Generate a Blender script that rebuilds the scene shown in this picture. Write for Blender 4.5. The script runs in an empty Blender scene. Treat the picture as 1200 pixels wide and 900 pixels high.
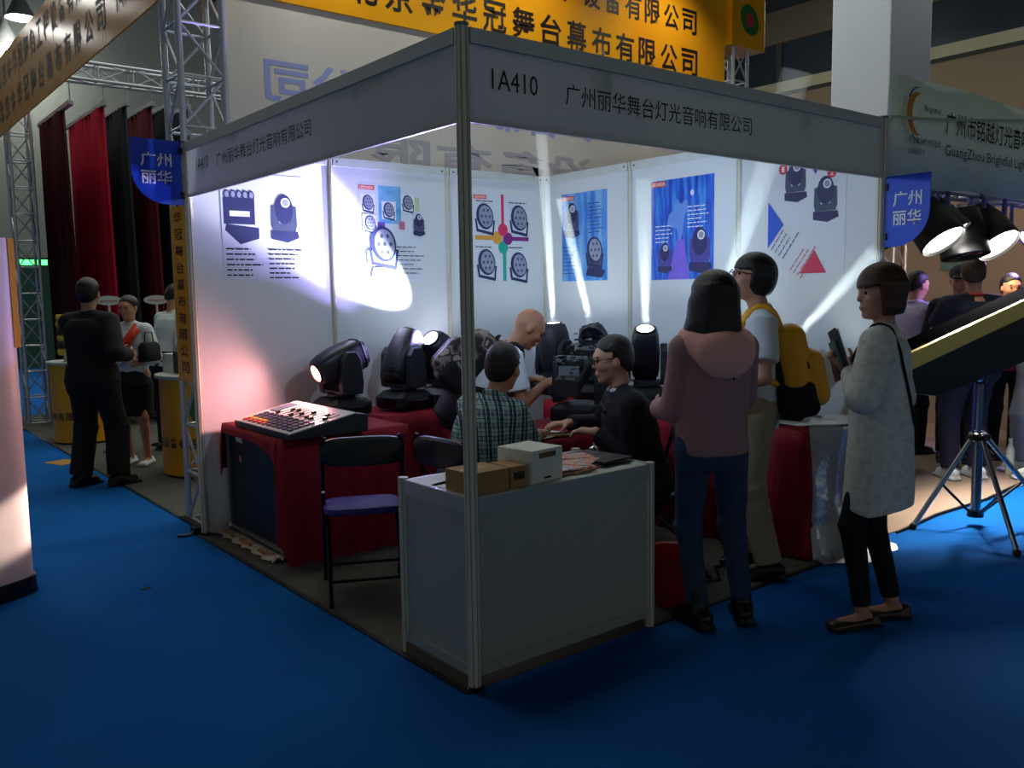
import bpy, bmesh, math, random
import numpy as np
from mathutils import Vector, Matrix
random.seed(7); rng = np.random.default_rng(7)
S = bpy.context.scene
COL = S.collection
PI = math.pi
def R(d): return d*PI/180

# ------------------------------------------------------------------ camera
CAM = dict(loc=(-1.9201, -2.6520, 1.5393), yaw=0.89442, pitch=-0.10344, roll=-0.01566, f=1023.94)
def _cam_axes():
    y, p, r = CAM['yaw'], CAM['pitch'], CAM['roll']
    fw = Vector((math.cos(p)*math.cos(y), math.cos(p)*math.sin(y), math.sin(p)))
    rt = Vector((math.sin(y), -math.cos(y), 0)); up = rt.cross(fw)
    return fw, rt*math.cos(r)+up*math.sin(r), up*math.cos(r)-rt*math.sin(r)
fw, rt, up = _cam_axes()
cd = bpy.data.cameras.new('camera'); cam = bpy.data.objects.new('camera', cd); COL.objects.link(cam)
cd.sensor_width = 36; cd.lens = CAM['f']/1200*36; cd.clip_end = 200; cd.clip_start = .05
mw = Matrix.Identity(4)
for i in range(3):
    mw[i][0] = rt[i]; mw[i][1] = up[i]; mw[i][2] = -fw[i]; mw[i][3] = CAM['loc'][i]
cam.matrix_world = mw
S.camera = cam

# ------------------------------------------------------------------ world, exposure
w = bpy.data.worlds.new('hall_air'); S.world = w; w.use_nodes = True
bg = w.node_tree.nodes['Background']; bg.inputs[0].default_value = (.56, .62, .57, 1); bg.inputs[1].default_value = 0.30
S.view_settings.view_transform = 'Standard'; S.view_settings.look = 'None'
S.view_settings.exposure = 0.15; S.view_settings.gamma = 1.0; S.view_settings.use_curve_mapping = False
S.cycles.use_denoising = True
S.cycles.max_bounces = 6; S.cycles.volume_bounces = 1; S.cycles.transparent_max_bounces = 12
S.cycles.sample_clamp_indirect = 4.0; S.cycles.caustics_reflective = False; S.cycles.caustics_refractive = False

def light(kind, name, loc, energy, col=(1, 1, 1), target=None, size=.1, spot=None, blend=.3, sizey=None):
    d = bpy.data.lights.new(name, kind); d.energy = energy; d.color = col
    if kind == 'AREA':
        d.size = size
        if sizey: d.shape = 'RECTANGLE'; d.size_y = sizey
    else: d.shadow_soft_size = size
    if spot: d.spot_size = R(spot); d.spot_blend = blend
    o = bpy.data.objects.new(name, d); COL.objects.link(o); o.location = loc
    if target is not None:
        o.rotation_euler = (Vector(target)-Vector(loc)).to_track_quat('-Z', 'Y').to_euler()
    return o
L = 2.96        # booth is 2.96 m square, front corner post at the origin, aisles along x=0 and y=0
H = 2.50        # post height
# large hall light: broad soft lamp rows far above the aisles (the fittings themselves are built as high_bay_lamp)
light('AREA', 'hall_rows_light', (6, 8, 9.0), 850, (.90, 1.0, .90), (6, 8, 0), 16, sizey=10)

# ------------------------------------------------------------------ materials
def lin(c):
    return tuple(((v/255)/12.92 if v/255 <= .04045 else ((v/255+.055)/1.055)**2.4) for v in c)
_M = {}
def M(name, rgb=None, rough=.6, metal=0., var=.12, scale=12., bump=0., bscale=None, spec=.4, emit=0., ecol=None, trans=0., alpha=1., translucent=0., stretch=(1, 1, 1)):
    if name in _M: return _M[name]
    m = bpy.data.materials.new(name); m.use_nodes = True; _M[name] = m
    nt = m.node_tree; b = nt.nodes['Principled BSDF']
    c = lin(rgb)
    b.inputs['Base Color'].default_value = (*c, 1); b.inputs['Roughness'].default_value = rough
    b.inputs['Metallic'].default_value = metal; b.inputs['Specular IOR Level'].default_value = spec
    if emit:
        b.inputs['Emission Color'].default_value = (*(lin(ecol) if ecol else c), 1); b.inputs['Emission Strength'].default_value = emit
    if trans: b.inputs['Transmission Weight'].default_value = trans
    b.inputs['Alpha'].default_value = alpha
    tc = mp = None
    if var or bump:
        tc = nt.nodes.new('ShaderNodeTexCoord'); mp = nt.nodes.new('ShaderNodeMapping'); mp.inputs['Scale'].default_value = stretch
        nt.links.new(tc.outputs['Object'], mp.inputs['Vector'])
        n = nt.nodes.new('ShaderNodeTexNoise'); n.inputs['Scale'].default_value = scale; n.inputs['Detail'].default_value = 4
        nt.links.new(mp.outputs[0], n.inputs['Vector'])
        if var:
            mx = nt.nodes.new('ShaderNodeMix'); mx.data_type = 'RGBA'
            mx.inputs['A'].default_value = (*[v*(1-var) for v in c], 1); mx.inputs['B'].default_value = (*[min(1, v*(1+var)) for v in c], 1)
            nt.links.new(n.outputs['Fac'], mx.inputs['Factor']); nt.links.new(mx.outputs['Result'], b.inputs['Base Color'])
        if bump:
            n2 = nt.nodes.new('ShaderNodeTexNoise'); n2.inputs['Scale'].default_value = bscale or scale*4; n2.inputs['Detail'].default_value = 3
            nt.links.new(mp.outputs[0], n2.inputs['Vector'])
            bp = nt.nodes.new('ShaderNodeBump'); bp.inputs['Strength'].default_value = bump; bp.inputs['Distance'].default_value = .02
            nt.links.new(n2.outputs['Fac'], bp.inputs['Height']); nt.links.new(bp.outputs[0], b.inputs['Normal'])
    if translucent:
        tr = nt.nodes.new('ShaderNodeBsdfTranslucent'); tr.inputs[0].default_value = (*c, 1)
        ms = nt.nodes.new('ShaderNodeMixShader'); ms.inputs[0].default_value = translucent
        out = nt.nodes['Material Output']
        nt.links.new(b.outputs[0], ms.inputs[1]); nt.links.new(tr.outputs[0], ms.inputs[2]); nt.links.new(ms.outputs[0], out.inputs['Surface'])
    return m
def pattern(name, fn, rough=.8):
    """material whose base colour comes from fn(node_tree, object_coords_socket) -> colour socket"""
    if name in _M: return _M[name]
    m = bpy.data.materials.new(name); m.use_nodes = True; _M[name] = m
    nt = m.node_tree; b = nt.nodes['Principled BSDF']; b.inputs['Roughness'].default_value = rough; b.inputs['Specular IOR Level'].default_value = .25
    tc = nt.nodes.new('ShaderNodeTexCoord')
    nt.links.new(fn(nt, tc.outputs['Object']), b.inputs['Base Color'])
    return m
def ramp(nt, fac, stops, const=False):
    r = nt.nodes.new('ShaderNodeValToRGB'); e = r.color_ramp.elements
    if const: r.color_ramp.interpolation = 'CONSTANT'
    for i, (p, c) in enumerate(stops):
        el = e[i] if i < 2 else e.new(p)
        el.position = p; el.color = (*lin(c), 1)
    nt.links.new(fac, r.inputs[0]); return r.outputs[0]
def noise(nt, vec, scale, detail=3, stretch=None):
    if stretch:
        mp = nt.nodes.new('ShaderNodeMapping'); mp.inputs['Scale'].default_value = stretch; nt.links.new(vec, mp.inputs[0]); vec = mp.outputs[0]
    n = nt.nodes.new('ShaderNodeTexNoise'); n.inputs['Scale'].default_value = scale; n.inputs['Detail'].default_value = detail
    nt.links.new(vec, n.inputs['Vector']); return n.outputs['Fac']
def wave(nt, vec, scale, direction, dist=0., prof='SIN', rot=None):
    if rot:
        mp = nt.nodes.new('ShaderNodeMapping'); mp.inputs['Rotation'].default_value = rot; nt.links.new(vec, mp.inputs[0]); vec = mp.outputs[0]
    n = nt.nodes.new('ShaderNodeTexWave'); n.bands_direction = direction; n.inputs['Scale'].default_value = scale
    n.inputs['Distortion'].default_value = dist; n.wave_profile = prof; nt.links.new(vec, n.inputs['Vector']); return n.outputs['Fac']
def mixc(nt, fac, a, b, mode='MIX'):
    x = nt.nodes.new('ShaderNodeMix'); x.data_type = 'RGBA'; x.blend_type = mode
    if isinstance(fac, float): x.inputs['Factor'].default_value = fac
    else: nt.links.new(fac, x.inputs['Factor'])
    for k, v in (('A', a), ('B', b)):
        if isinstance(v, tuple): x.inputs[k].default_value = (*lin(v), 1)
        else: nt.links.new(v, x.inputs[k])
    return x.outputs['Result']

# ------------------------------------------------------------------ objects and meshes
def tag(o, label=None, cat=None, group=None, kind=None):
    if label: o['label'] = label
    if cat: o['category'] = cat
    if group: o['group'] = group
    if kind: o['kind'] = kind
    return o
def thing(name, label, cat, loc=(0, 0, 0), rz=0., group=None, kind=None):
    o = bpy.data.objects.new(name, None); COL.objects.link(o); o.empty_display_size = .1
    o.location = loc; o.rotation_euler = (0, 0, rz)
    return tag(o, label, cat, group, kind)
def link(name, me, mat, parent=None, loc=(0, 0, 0)):
    o = bpy.data.objects.new(name, me); COL.objects.link(o); o.location = loc
    if mat is not None and not me.materials: me.materials.append(mat)
    if parent is not None: o.parent = parent
    return o
class MB:
    """collects shapes for one mesh object"""
    def __init__(s): s.v = []; s.f = []
    def add(s, vs, fs):
        n = len(s.v); s.v += [tuple(v) for v in vs]; s.f += [tuple(i+n for i in f) for f in fs]; return s
    def box(s, a, b):
        x0, y0, z0 = a; x1, y1, z1 = b
        return s.add([(x0,y0,z0),(x1,y0,z0),(x1,y1,z0),(x0,y1,z0),(x0,y0,z1),(x1,y0,z1),(x1,y1,z1),(x0,y1,z1)],
                     [(3,2,1,0),(4,5,6,7),(0,1,5,4),(1,2,6,5),(2,3,7,6),(3,0,4,7)])
    def obox(s, c, ex, ey, ez):
        c, ex, ey, ez = map(Vector, (c, ex, ey, ez))
        vs = [c+ex*i+ey*j+ez*k for k in (-1, 1) for i, j in ((-1,-1),(1,-1),(1,1),(-1,1))]
        fs = [(3,2,1,0),(4,5,6,7),(0,1,5,4),(1,2,6,5),(2,3,7,6),(3,0,4,7)]
        if ex.cross(ey).dot(ez) < 0: fs = [f[::-1] for f in fs]
        return s.add(vs, fs)
    def prism(s, poly, o, ex, ey, ez, d):
        """2D polygon in plane (o; ex, ey), extruded along ez by d"""
        o, ex, ey, ez = map(Vector, (o, ex, ey, ez)); n = len(poly)
        vs = [o+ex*x+ey*y for x, y in poly]; vs += [v+ez*d for v in vs]
        fs = [tuple(range(n))[::-1], tuple(range(n, 2*n))]+[(i, (i+1) % n, (i+1) % n+n, i+n) for i in range(n)]
        area = sum(poly[i][0]*poly[(i+1) % n][1]-poly[(i+1) % n][0]*poly[i][1] for i in range(n))
        if (area < 0) != (ex.cross(ey).dot(ez)*d < 0): fs = [f[::-1] for f in fs]
        return s.add(vs, fs)
    def tube(s, pts, r, n=8, closed=False):
        pts = [Vector(p) for p in pts]; m = len(pts); rings = []
        rr = r if isinstance(r, (list, tuple)) else [r]*m
        t0 = None
        for i, p in enumerate(pts):
            if closed: t = pts[(i+1) % m]-pts[i-1]
            else: t = pts[min(i+1, m-1)]-pts[max(i-1, 0)]
            t.normalize()
            if t0 is None:
                a = Vector((0, 0, 1)) if abs(t.z) < .9 else Vector((1, 0, 0)); u = t.cross(a).normalized()
            else:
                u = (u-t*u.dot(t)); u = u.normalized() if u.length > 1e-6 else t.orthogonal().normalized()
            t0 = t; v = t.cross(u)
            rings.append([p+(u*math.cos(2*PI*k/n)+v*math.sin(2*PI*k/n))*rr[i] for k in range(n)])
        vs = [q for g in rings for q in g]; fs = []
        for i in range(m if closed else m-1):
            a, b = i*n, ((i+1) % m)*n
            fs += [(a+k, a+(k+1) % n, b+(k+1) % n, b+k) for k in range(n)]
        if not closed: fs += [tuple(range(n))[::-1], tuple(range((m-1)*n, m*n))]
        return s.add(vs, fs)
    def lathe(s, prof, o=(0,0,0), axis=(0,0,1), n=24, sx=1., sy=1., ref=None):
        o = Vector(o); z = Vector(axis).normalized()
        x = (Vector(ref) if ref else z.orthogonal()); x = (x-z*x.dot(z)).normalized(); y = z.cross(x)
        vs = [o+z*h+(x*math.cos(2*PI*k/n)*sx+y*math.sin(2*PI*k/n)*sy)*r for r, h in prof for k in range(n)]; fs = []
        for i in range(len(prof)-1):
            a, b = i*n, (i+1)*n
            fs += [(a+k, a+(k+1) % n, b+(k+1) % n, b+k) for k in range(n)]
        if prof[0][0] > 1e-6: fs.append(tuple(range(n))[::-1])
        if prof[-1][0] > 1e-6: fs.append(tuple(range((len(prof)-1)*n, len(prof)*n)))
        return s.add(vs, fs)
    def loft(s, st, o, az, ax, ay, n=20, e=4.):
        """superellipse sections (h, half_x, half_y) along az"""
        o, az, ax, ay = map(Vector, (o, az, ax, ay)); vs = []
        for h, a, b in st:
            for k in range(n):
                t = 2*PI*k/n; c, q = math.cos(t), math.sin(t)
                vs.append(o+az*h+ax*(a*math.copysign(abs(c)**(2/e), c))+ay*(b*math.copysign(abs(q)**(2/e), q)))
        m = len(st); fs = []
        for i in range(m-1):
            a, b = i*n, (i+1)*n
            fs += [(a+k, a+(k+1) % n, b+(k+1) % n, b+k) for k in range(n)]
        fs += [tuple(range(n))[::-1], tuple(range((m-1)*n, m*n))]
        if ax.cross(ay).dot(az) < 0: fs = [f[::-1] for f in fs]
        return s.add(vs, fs)
    def sphere(s, c, r, n=12, m=8, sz=1.):
        return s.lathe([(r*math.sin(PI*i/m)+(1e-7 if i in (0, m) else 0), -r*sz*math.cos(PI*i/m)) for i in range(m+1)], c, (0,0,1), n)
    def mesh(s, name, smooth=False, bevel=0.):
        me = bpy.data.meshes.new(name); me.from_pydata(s.v, [], s.f); me.update()
        if bevel:
            bm = bmesh.new(); bm.from_mesh(me)
            bmesh.ops.bevel(bm, geom=[e for e in bm.edges if e.calc_face_angle(0) > .5], offset=bevel, segments=2, affect='EDGES', profile=.6)
            bm.to_mesh(me); bm.free()
        if smooth:
            me.polygons.foreach_set('use_smooth', [True]*len(me.polygons))
            if smooth != 'all': me.set_sharp_from_angle(angle=R(40))
        return me
    def build(s, name, mat, parent=None, smooth=False, bevel=0.):
        return link(name, s.mesh(name, smooth, bevel), mat, parent)
_cb = {}
def bar(name, p, q, r, mat, parent, n=8):
    """straight round bar between two points, one shared unit mesh"""
    key = ('bar', n)
    if key not in _cb: _cb[key] = {}
    if mat.name not in _cb[key]:
        me = MB().lathe([(1, 0), (1, 1)], n=n).mesh('bar', 'auto'); me.materials.append(mat); _cb[key][mat.name] = me
    o = bpy.data.objects.new(name, _cb[key][mat.name]); COL.objects.link(o); o.parent = parent
    p, q = Vector(p), Vector(q); d = q-p
    o.location = p; o.rotation_mode = 'QUATERNION'; o.rotation_quaternion = d.to_track_quat('Z', 'Y'); o.scale = (r, r, d.length)
    return o
def copy_tree(o, parent=None):
    c = o.copy(); COL.objects.link(c); c.parent = parent
    for ch in list(o.children): copy_tree(ch, c)
    return c
def text(string, parent, mat, o, ex, ey, h, wid=None, name='lettering', mirror=False, fat=0., depth=.002, center=False):
    """flat lettering: lower-left corner o, reading direction ex, up ey; h = cap height box, wid = stretched width"""
    cu = bpy.data.curves.new('t', 'FONT'); cu.body = string; cu.size = 1; cu.resolution_u = 2; cu.offset = fat; cu.extrude = 0
    ob = bpy.data.objects.new('t', cu); COL.objects.link(ob)
    dg = bpy.context.evaluated_depsgraph_get(); dg.update()
    me = bpy.data.meshes.new_from_object(ob.evaluated_get(dg))
    bpy.data.objects.remove(ob); bpy.data.curves.remove(cu)
    n = len(me.vertices); co = np.zeros(n*3); me.vertices.foreach_get('co', co); co = co.reshape(-1, 3)
    if n == 0: return None
    mn, mx = co.min(0), co.max(0)
    k = h/(mx[1]-mn[1]); kx = wid/(mx[0]-mn[0]) if wid else k
    x = (co[:, 0]-mn[0])*kx; y = (co[:, 1]-mn[1])*k
    if center: x -= (mx[0]-mn[0])*kx/2
    ex, ey = np.array(Vector(ex).normalized()), np.array(Vector(ey).normalized())
    nz = np.cross(ex, ey)
    if mirror: x = (mx[0]-mn[0])*kx-x
    P = np.array(o)[None]+x[:, None]*ex+y[:, None]*ey+nz*depth*(1)
    me.vertices.foreach_set('co', P.ravel()); me.update(); me.materials.clear()
    return link(name, me, mat, parent)
def flat(name, poly, parent, mat, o, ex, ey, off):
    """flat printed shape lying off metres in front of a sheet"""
    o, ex, ey = Vector(o), Vector(ex).normalized(), Vector(ey).normalized(); n = ex.cross(ey)
    me = bpy.data.meshes.new(name); me.from_pydata([o+ex*x+ey*y+n*off for x, y in poly], [], [tuple(range(len(poly)))])
    return link(name, me, mat, parent)
# ------------------------------------------------------------------ continuous surfaces (bodies, clothes, bags)
def _n(v): v = np.asarray(v, float); return v/max(np.linalg.norm(v), 1e-9)
def A(*v): return np.array(v, float)
class SDF:
    def __init__(s, vox=.009): s.p = []; s.vox = vox
    def rc(s, a, b, ra, rb, k=.02, op='u'):
        a, b = np.asarray(a, float), np.asarray(b, float); m = max(ra, rb)
        def f(P):
            ba = b-a; l2 = max(ba@ba, 1e-12); t = np.clip(((P-a)@ba)/l2, 0, 1)
            return np.linalg.norm(P-a-t[..., None]*ba, axis=-1)-(ra+(rb-ra)*t)
        s.p.append((f, np.minimum(a, b)-m, np.maximum(a, b)+m, k, op)); return s
    def cc(s, a, b, ra, rb, k=.02, op='u', rd=.006, flat=1., flatdir=None):
        """flat-ended tapered tube"""
        a, b = np.asarray(a, float), np.asarray(b, float); m = max(ra, rb)+.01
        ax = _n(b-a); ln = np.linalg.norm(b-a)
        fd = None if flatdir is None else _n(np.asarray(flatdir)-ax*(np.asarray(flatdir)@ax))
        def f(P):
            q = P-a; h = q@ax; rad = q-h[..., None]*ax
            if fd is not None: rad = rad+(rad@fd)[..., None]*fd*(1/flat-1)
            r = np.linalg.norm(rad, axis=-1); t = np.clip(h/ln, 0, 1)
            dr = r-(ra+(rb-ra)*t)+rd; dz = np.maximum(-h, h-ln)+rd
            return np.minimum(np.maximum(dr, dz), 0)+np.sqrt(np.maximum(dr, 0)**2+np.maximum(dz, 0)**2)-rd
        s.p.append((f, np.minimum(a, b)-m, np.maximum(a, b)+m, k, op)); return s
    def el(s, c, Rm, rad, k=.02, op='u'):
        c = np.asarray(c, float); rad = np.asarray(rad, float); m = rad.max()
        def f(P):
            q = (P-c)@Rm; k0 = np.linalg.norm(q/rad, axis=-1); k1 = np.linalg.norm(q/rad**2, axis=-1)
            return k0*(k0-1)/np.maximum(k1, 1e-6)
        s.p.append((f, c-m, c+m, k, op)); return s
    def rb(s, c, Rm, half, r, k=.02, op='u'):
        c = np.asarray(c, float); half = np.asarray(half, float); m = np.linalg.norm(half)
        def f(P):
            q = np.abs((P-c)@Rm)-(half-r)
            return np.linalg.norm(np.maximum(q, 0), axis=-1)+np.minimum(q.max(-1), 0)-r
        s.p.append((f, c-m, c+m, k, op)); return s
    def loft(s, o, Rm, st, k=.03, op='u', e=2.2):
        """sections (h, half depth, half width, depth shift) along the third column of Rm"""
        o = np.asarray(o, float); st = np.asarray(st, float); m = max(np.abs(st).max()*1.5, .1)
        hs = st[:, 0]
        def f(P):
            q = (P-o)@Rm; h = q[..., 2]; hc = np.clip(h, hs[0], hs[-1])
            a = np.interp(hc, hs, st[:, 1]); b = np.interp(hc, hs, st[:, 2]); c = np.interp(hc, hs, st[:, 3])
            rr = ((np.abs(q[..., 0]-c)/a)**e+(np.abs(q[..., 1])/b)**e)**(1/e)
            d = (rr-1)*np.minimum(a, b); cap = np.maximum(hs[0]-h, h-hs[-1])
            return np.maximum(d, cap)
        p0 = o+Rm[:, 2]*hs[0]; p1 = o+Rm[:, 2]*hs[-1]; m = max(st[:, 1].max()+np.abs(st[:, 3]).max(), st[:, 2].max())+.02
        s.p.append((f, np.minimum(p0, p1)-m, np.maximum(p0, p1)+m, k, op)); return s
    def cut(s, *planes):
        """remove where every (point, normal) plane has the sample on its positive side"""
        pl = [(np.asarray(p, float), _n(n)) for p, n in planes]
        def f(P):
            d = None
            for p, n in pl:
                q = -((P-p)@n); d = q if d is None else np.maximum(d, q)
            return d
        s.p.append((f, None, None, .004, 's')); return s
    def mesh(s, name, base, fold=0., fscale=14., seed=0):
        vx = s.vox
        add = [q for q in s.p if q[4] == 'u']
        lo = np.min([q[1] for q in add], 0)-2.5*vx; hi = np.max([q[2] for q in add], 0)+2.5*vx
        n = np.ceil((hi-lo)/vx).astype(int)+1
        F = np.full(n, .08, np.float32)
        ax = [lo[i]+vx*np.arange(n[i]) for i in range(3)]
        for f, a, b, k, op in s.p:
            if a is None: i0 = np.zeros(3, int); i1 = n
            else:
                i0 = np.clip(np.floor((a-lo-k-2*vx)/vx).astype(int), 0, n); i1 = np.clip(np.ceil((b-lo+k+2*vx)/vx).astype(int)+1, 0, n)
            if (i1 <= i0).any(): continue
            P = np.stack(np.meshgrid(*[ax[j][i0[j]:i1[j]] for j in range(3)], indexing='ij'), -1)
            d = f(P); sl = tuple(slice(i0[j], i1[j]) for j in range(3)); c = F[sl]
            if op == 'u':
                h = np.clip(.5+.5*(c-d)/k, 0, 1); F[sl] = c+(d-c)*h-k*h*(1-h)
            else:
                F[sl] = np.maximum(c, -d)
        F[0] = F[-1] = .08; F[:, 0] = F[:, -1] = .08; F[:, :, 0] = F[:, :, -1] = .08
        V, Q = _nets(F, lo, vx)
        if fold:
            g = np.random.default_rng(seed); d = np.zeros(len(V))
            for i in range(5):
                kv = g.normal(size=3)*fscale*(A(1, 1, .55)); d += np.sin(V@kv+g.uniform(0, 6)+1.5*np.sin(V@(g.normal(size=3)*6)))/5
            N = _normals(V, Q); V = V+N*(d*fold)[:, None]
        me = bpy.data.meshes.new(name); V = V-np.asarray(base)
        me.vertices.add(len(V)); me.vertices.foreach_set('co', V.astype(np.float32).ravel())
        me.loops.add(Q.size); me.loops.foreach_set('vertex_index', Q.ravel().astype(np.int32))
        me.polygons.add(len(Q)); me.polygons.foreach_set('loop_start', np.arange(0, Q.size, 4, dtype=np.int32))
        me.polygons.foreach_set('use_smooth', np.ones(len(Q), bool)); me.update(calc_edges=True); me.validate()
        return me
def _normals(V, Q):
    fn = np.cross(V[Q[:, 2]]-V[Q[:, 0]], V[Q[:, 3]]-V[Q[:, 1]]); N = np.zeros_like(V)
    for i in range(4): np.add.at(N, Q[:, i], fn)
    return N/np.maximum(np.linalg.norm(N, axis=1), 1e-12)[:, None]
def _nets(F, lo, vx):
    n = np.array(F.shape); Sg = F < 0
    co = [(i, j, k) for i in (0, 1) for j in (0, 1) for k in (0, 1)]
    cnt = np.zeros(n-1, np.int8)
    for i, j, k in co: cnt += Sg[i:n[0]-1+i, j:n[1]-1+j, k:n[2]-1+k]
    act = (cnt > 0) & (cnt < 8); I = np.argwhere(act); idx = np.full(n-1, -1, np.int64); idx[act] = np.arange(len(I))
    val = {c: F[I[:, 0]+c[0], I[:, 1]+c[1], I[:, 2]+c[2]].astype(float) for c in co}
    acc = np.zeros((len(I), 3)); m = np.zeros(len(I))
    for c in co:
        for a in range(3):
            if c[a] == 0:
                e = list(c); e[a] = 1; e = tuple(e); va, vb = val[c], val[e]; x = (va < 0) != (vb < 0)
                t = va[x]/(va[x]-vb[x]); p = np.tile(np.array(c, float), (x.sum(), 1)); p[:, a] = t; acc[x] += p; m[x] += 1
    V = lo+(I+acc/m[:, None])*vx
    Q = []
    for a in range(3):
        b, c = (a+1) % 3, (a+2) % 3
        s0 = [slice(1, -1)]*3; s1 = [slice(1, -1)]*3; s0[a] = slice(0, -1); s1[a] = slice(1, None)
        x = Sg[tuple(s0)] != Sg[tuple(s1)]; J = np.argwhere(x); off = np.ones(3, int); off[a] = 0; J = J+off
        inside = Sg[J[:, 0], J[:, 1], J[:, 2]]
        q = []
        for db, dc in ((-1, -1), (0, -1), (0, 0), (-1, 0)):
            K = J.copy(); K[:, b] += db; K[:, c] += dc; q.append(idx[K[:, 0], K[:, 1], K[:, 2]])
        q = np.stack(q, 1); q[~inside] = q[~inside][:, ::-1]; Q.append(q)
    return V, np.concatenate(Q)

def frame(fwd, up):
    u = _n(up); f = _n(np.asarray(fwd)-u*(np.asarray(fwd)@u)); l = np.cross(u, f); return np.stack([f, l, u], 1)
def ik(a, t, l1, l2, pole):
    a, t = np.asarray(a, float), np.asarray(t, float); d = t-a; ln = np.linalg.norm(d); mx = (l1+l2)*.999
    if ln > mx: d *= mx/ln; ln = mx; t = a+d
    ln = max(ln, abs(l1-l2)+.01)
    x = (l1*l1-l2*l2+ln*ln)/(2*ln); h = math.sqrt(max(l1*l1-x*x, 0)); u = _n(d); p = _n(np.asarray(pole)-u*(np.asarray(pole)@u))
    return a+u*x+p*h, t
def hand(b, wrist, d, n, side, s=1., curl=.35, spread=1.):
    """palm, four fingers of unequal length, thumb leaving the side of the palm; d along fingers, n where the palm faces, side +1 left"""
    d = _n(d); n = _n(np.asarray(n)-d*(np.asarray(n)@d)); t = np.cross(n, d)*side
    w = np.asarray(wrist, float)
    b.rb(w+d*.048*s, np.stack([d, t, n], 1), A(.050, .040, .015)*s, .013*s, k=.02)
    for off, ln in ((.030, .072), (.010, .082), (-.011, .076), (-.030, .058)):
        p = w+d*.090*s+t*off*s*spread; a = curl*.6; dd = d+t*off*1.5*(spread-.7)
        for fr, r0, r1 in ((.45, .0098, .009), (.31, .009, .0082), (.24, .0082, .0072)):
            v = _n(_n(dd)*math.cos(a)+n*math.sin(a)); q = p+v*ln*fr*s; b.rc(p, q, r0*s, r1*s, k=.004); p = q; a += curl
    p = w+d*.028*s+t*.034*s; v = _n(d*.65+t*.75+n*.25); q = p+v*.042*s; b.rc(p, q, .013*s, .0105*s, k=.012)
    v = _n(d*.9+t*.35+n*(.2+curl*.6)); b.rc(q, q+v*.036*s, .0105*s, .009*s, k=.004)
SKIN = M('skin', (190, 140, 112), .55, var=.08, scale=30)
SKIN2 = M('skin_tanned', (160, 108, 80), .5, var=.08, scale=30)
BLACKHAIR = M('black_hair', (16, 13, 13), .42, var=.5, scale=60, stretch=(1, 1, .15), bump=.3)
BROWNHAIR = M('brown_hair', (74, 46, 26), .42, var=.5, scale=60, stretch=(1, 1, .15), bump=.3)
EYE = M('eye_dark', (18, 14, 13), .25, var=0)
LIP = M('lip', (158, 96, 84), .5, var=.05)
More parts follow.
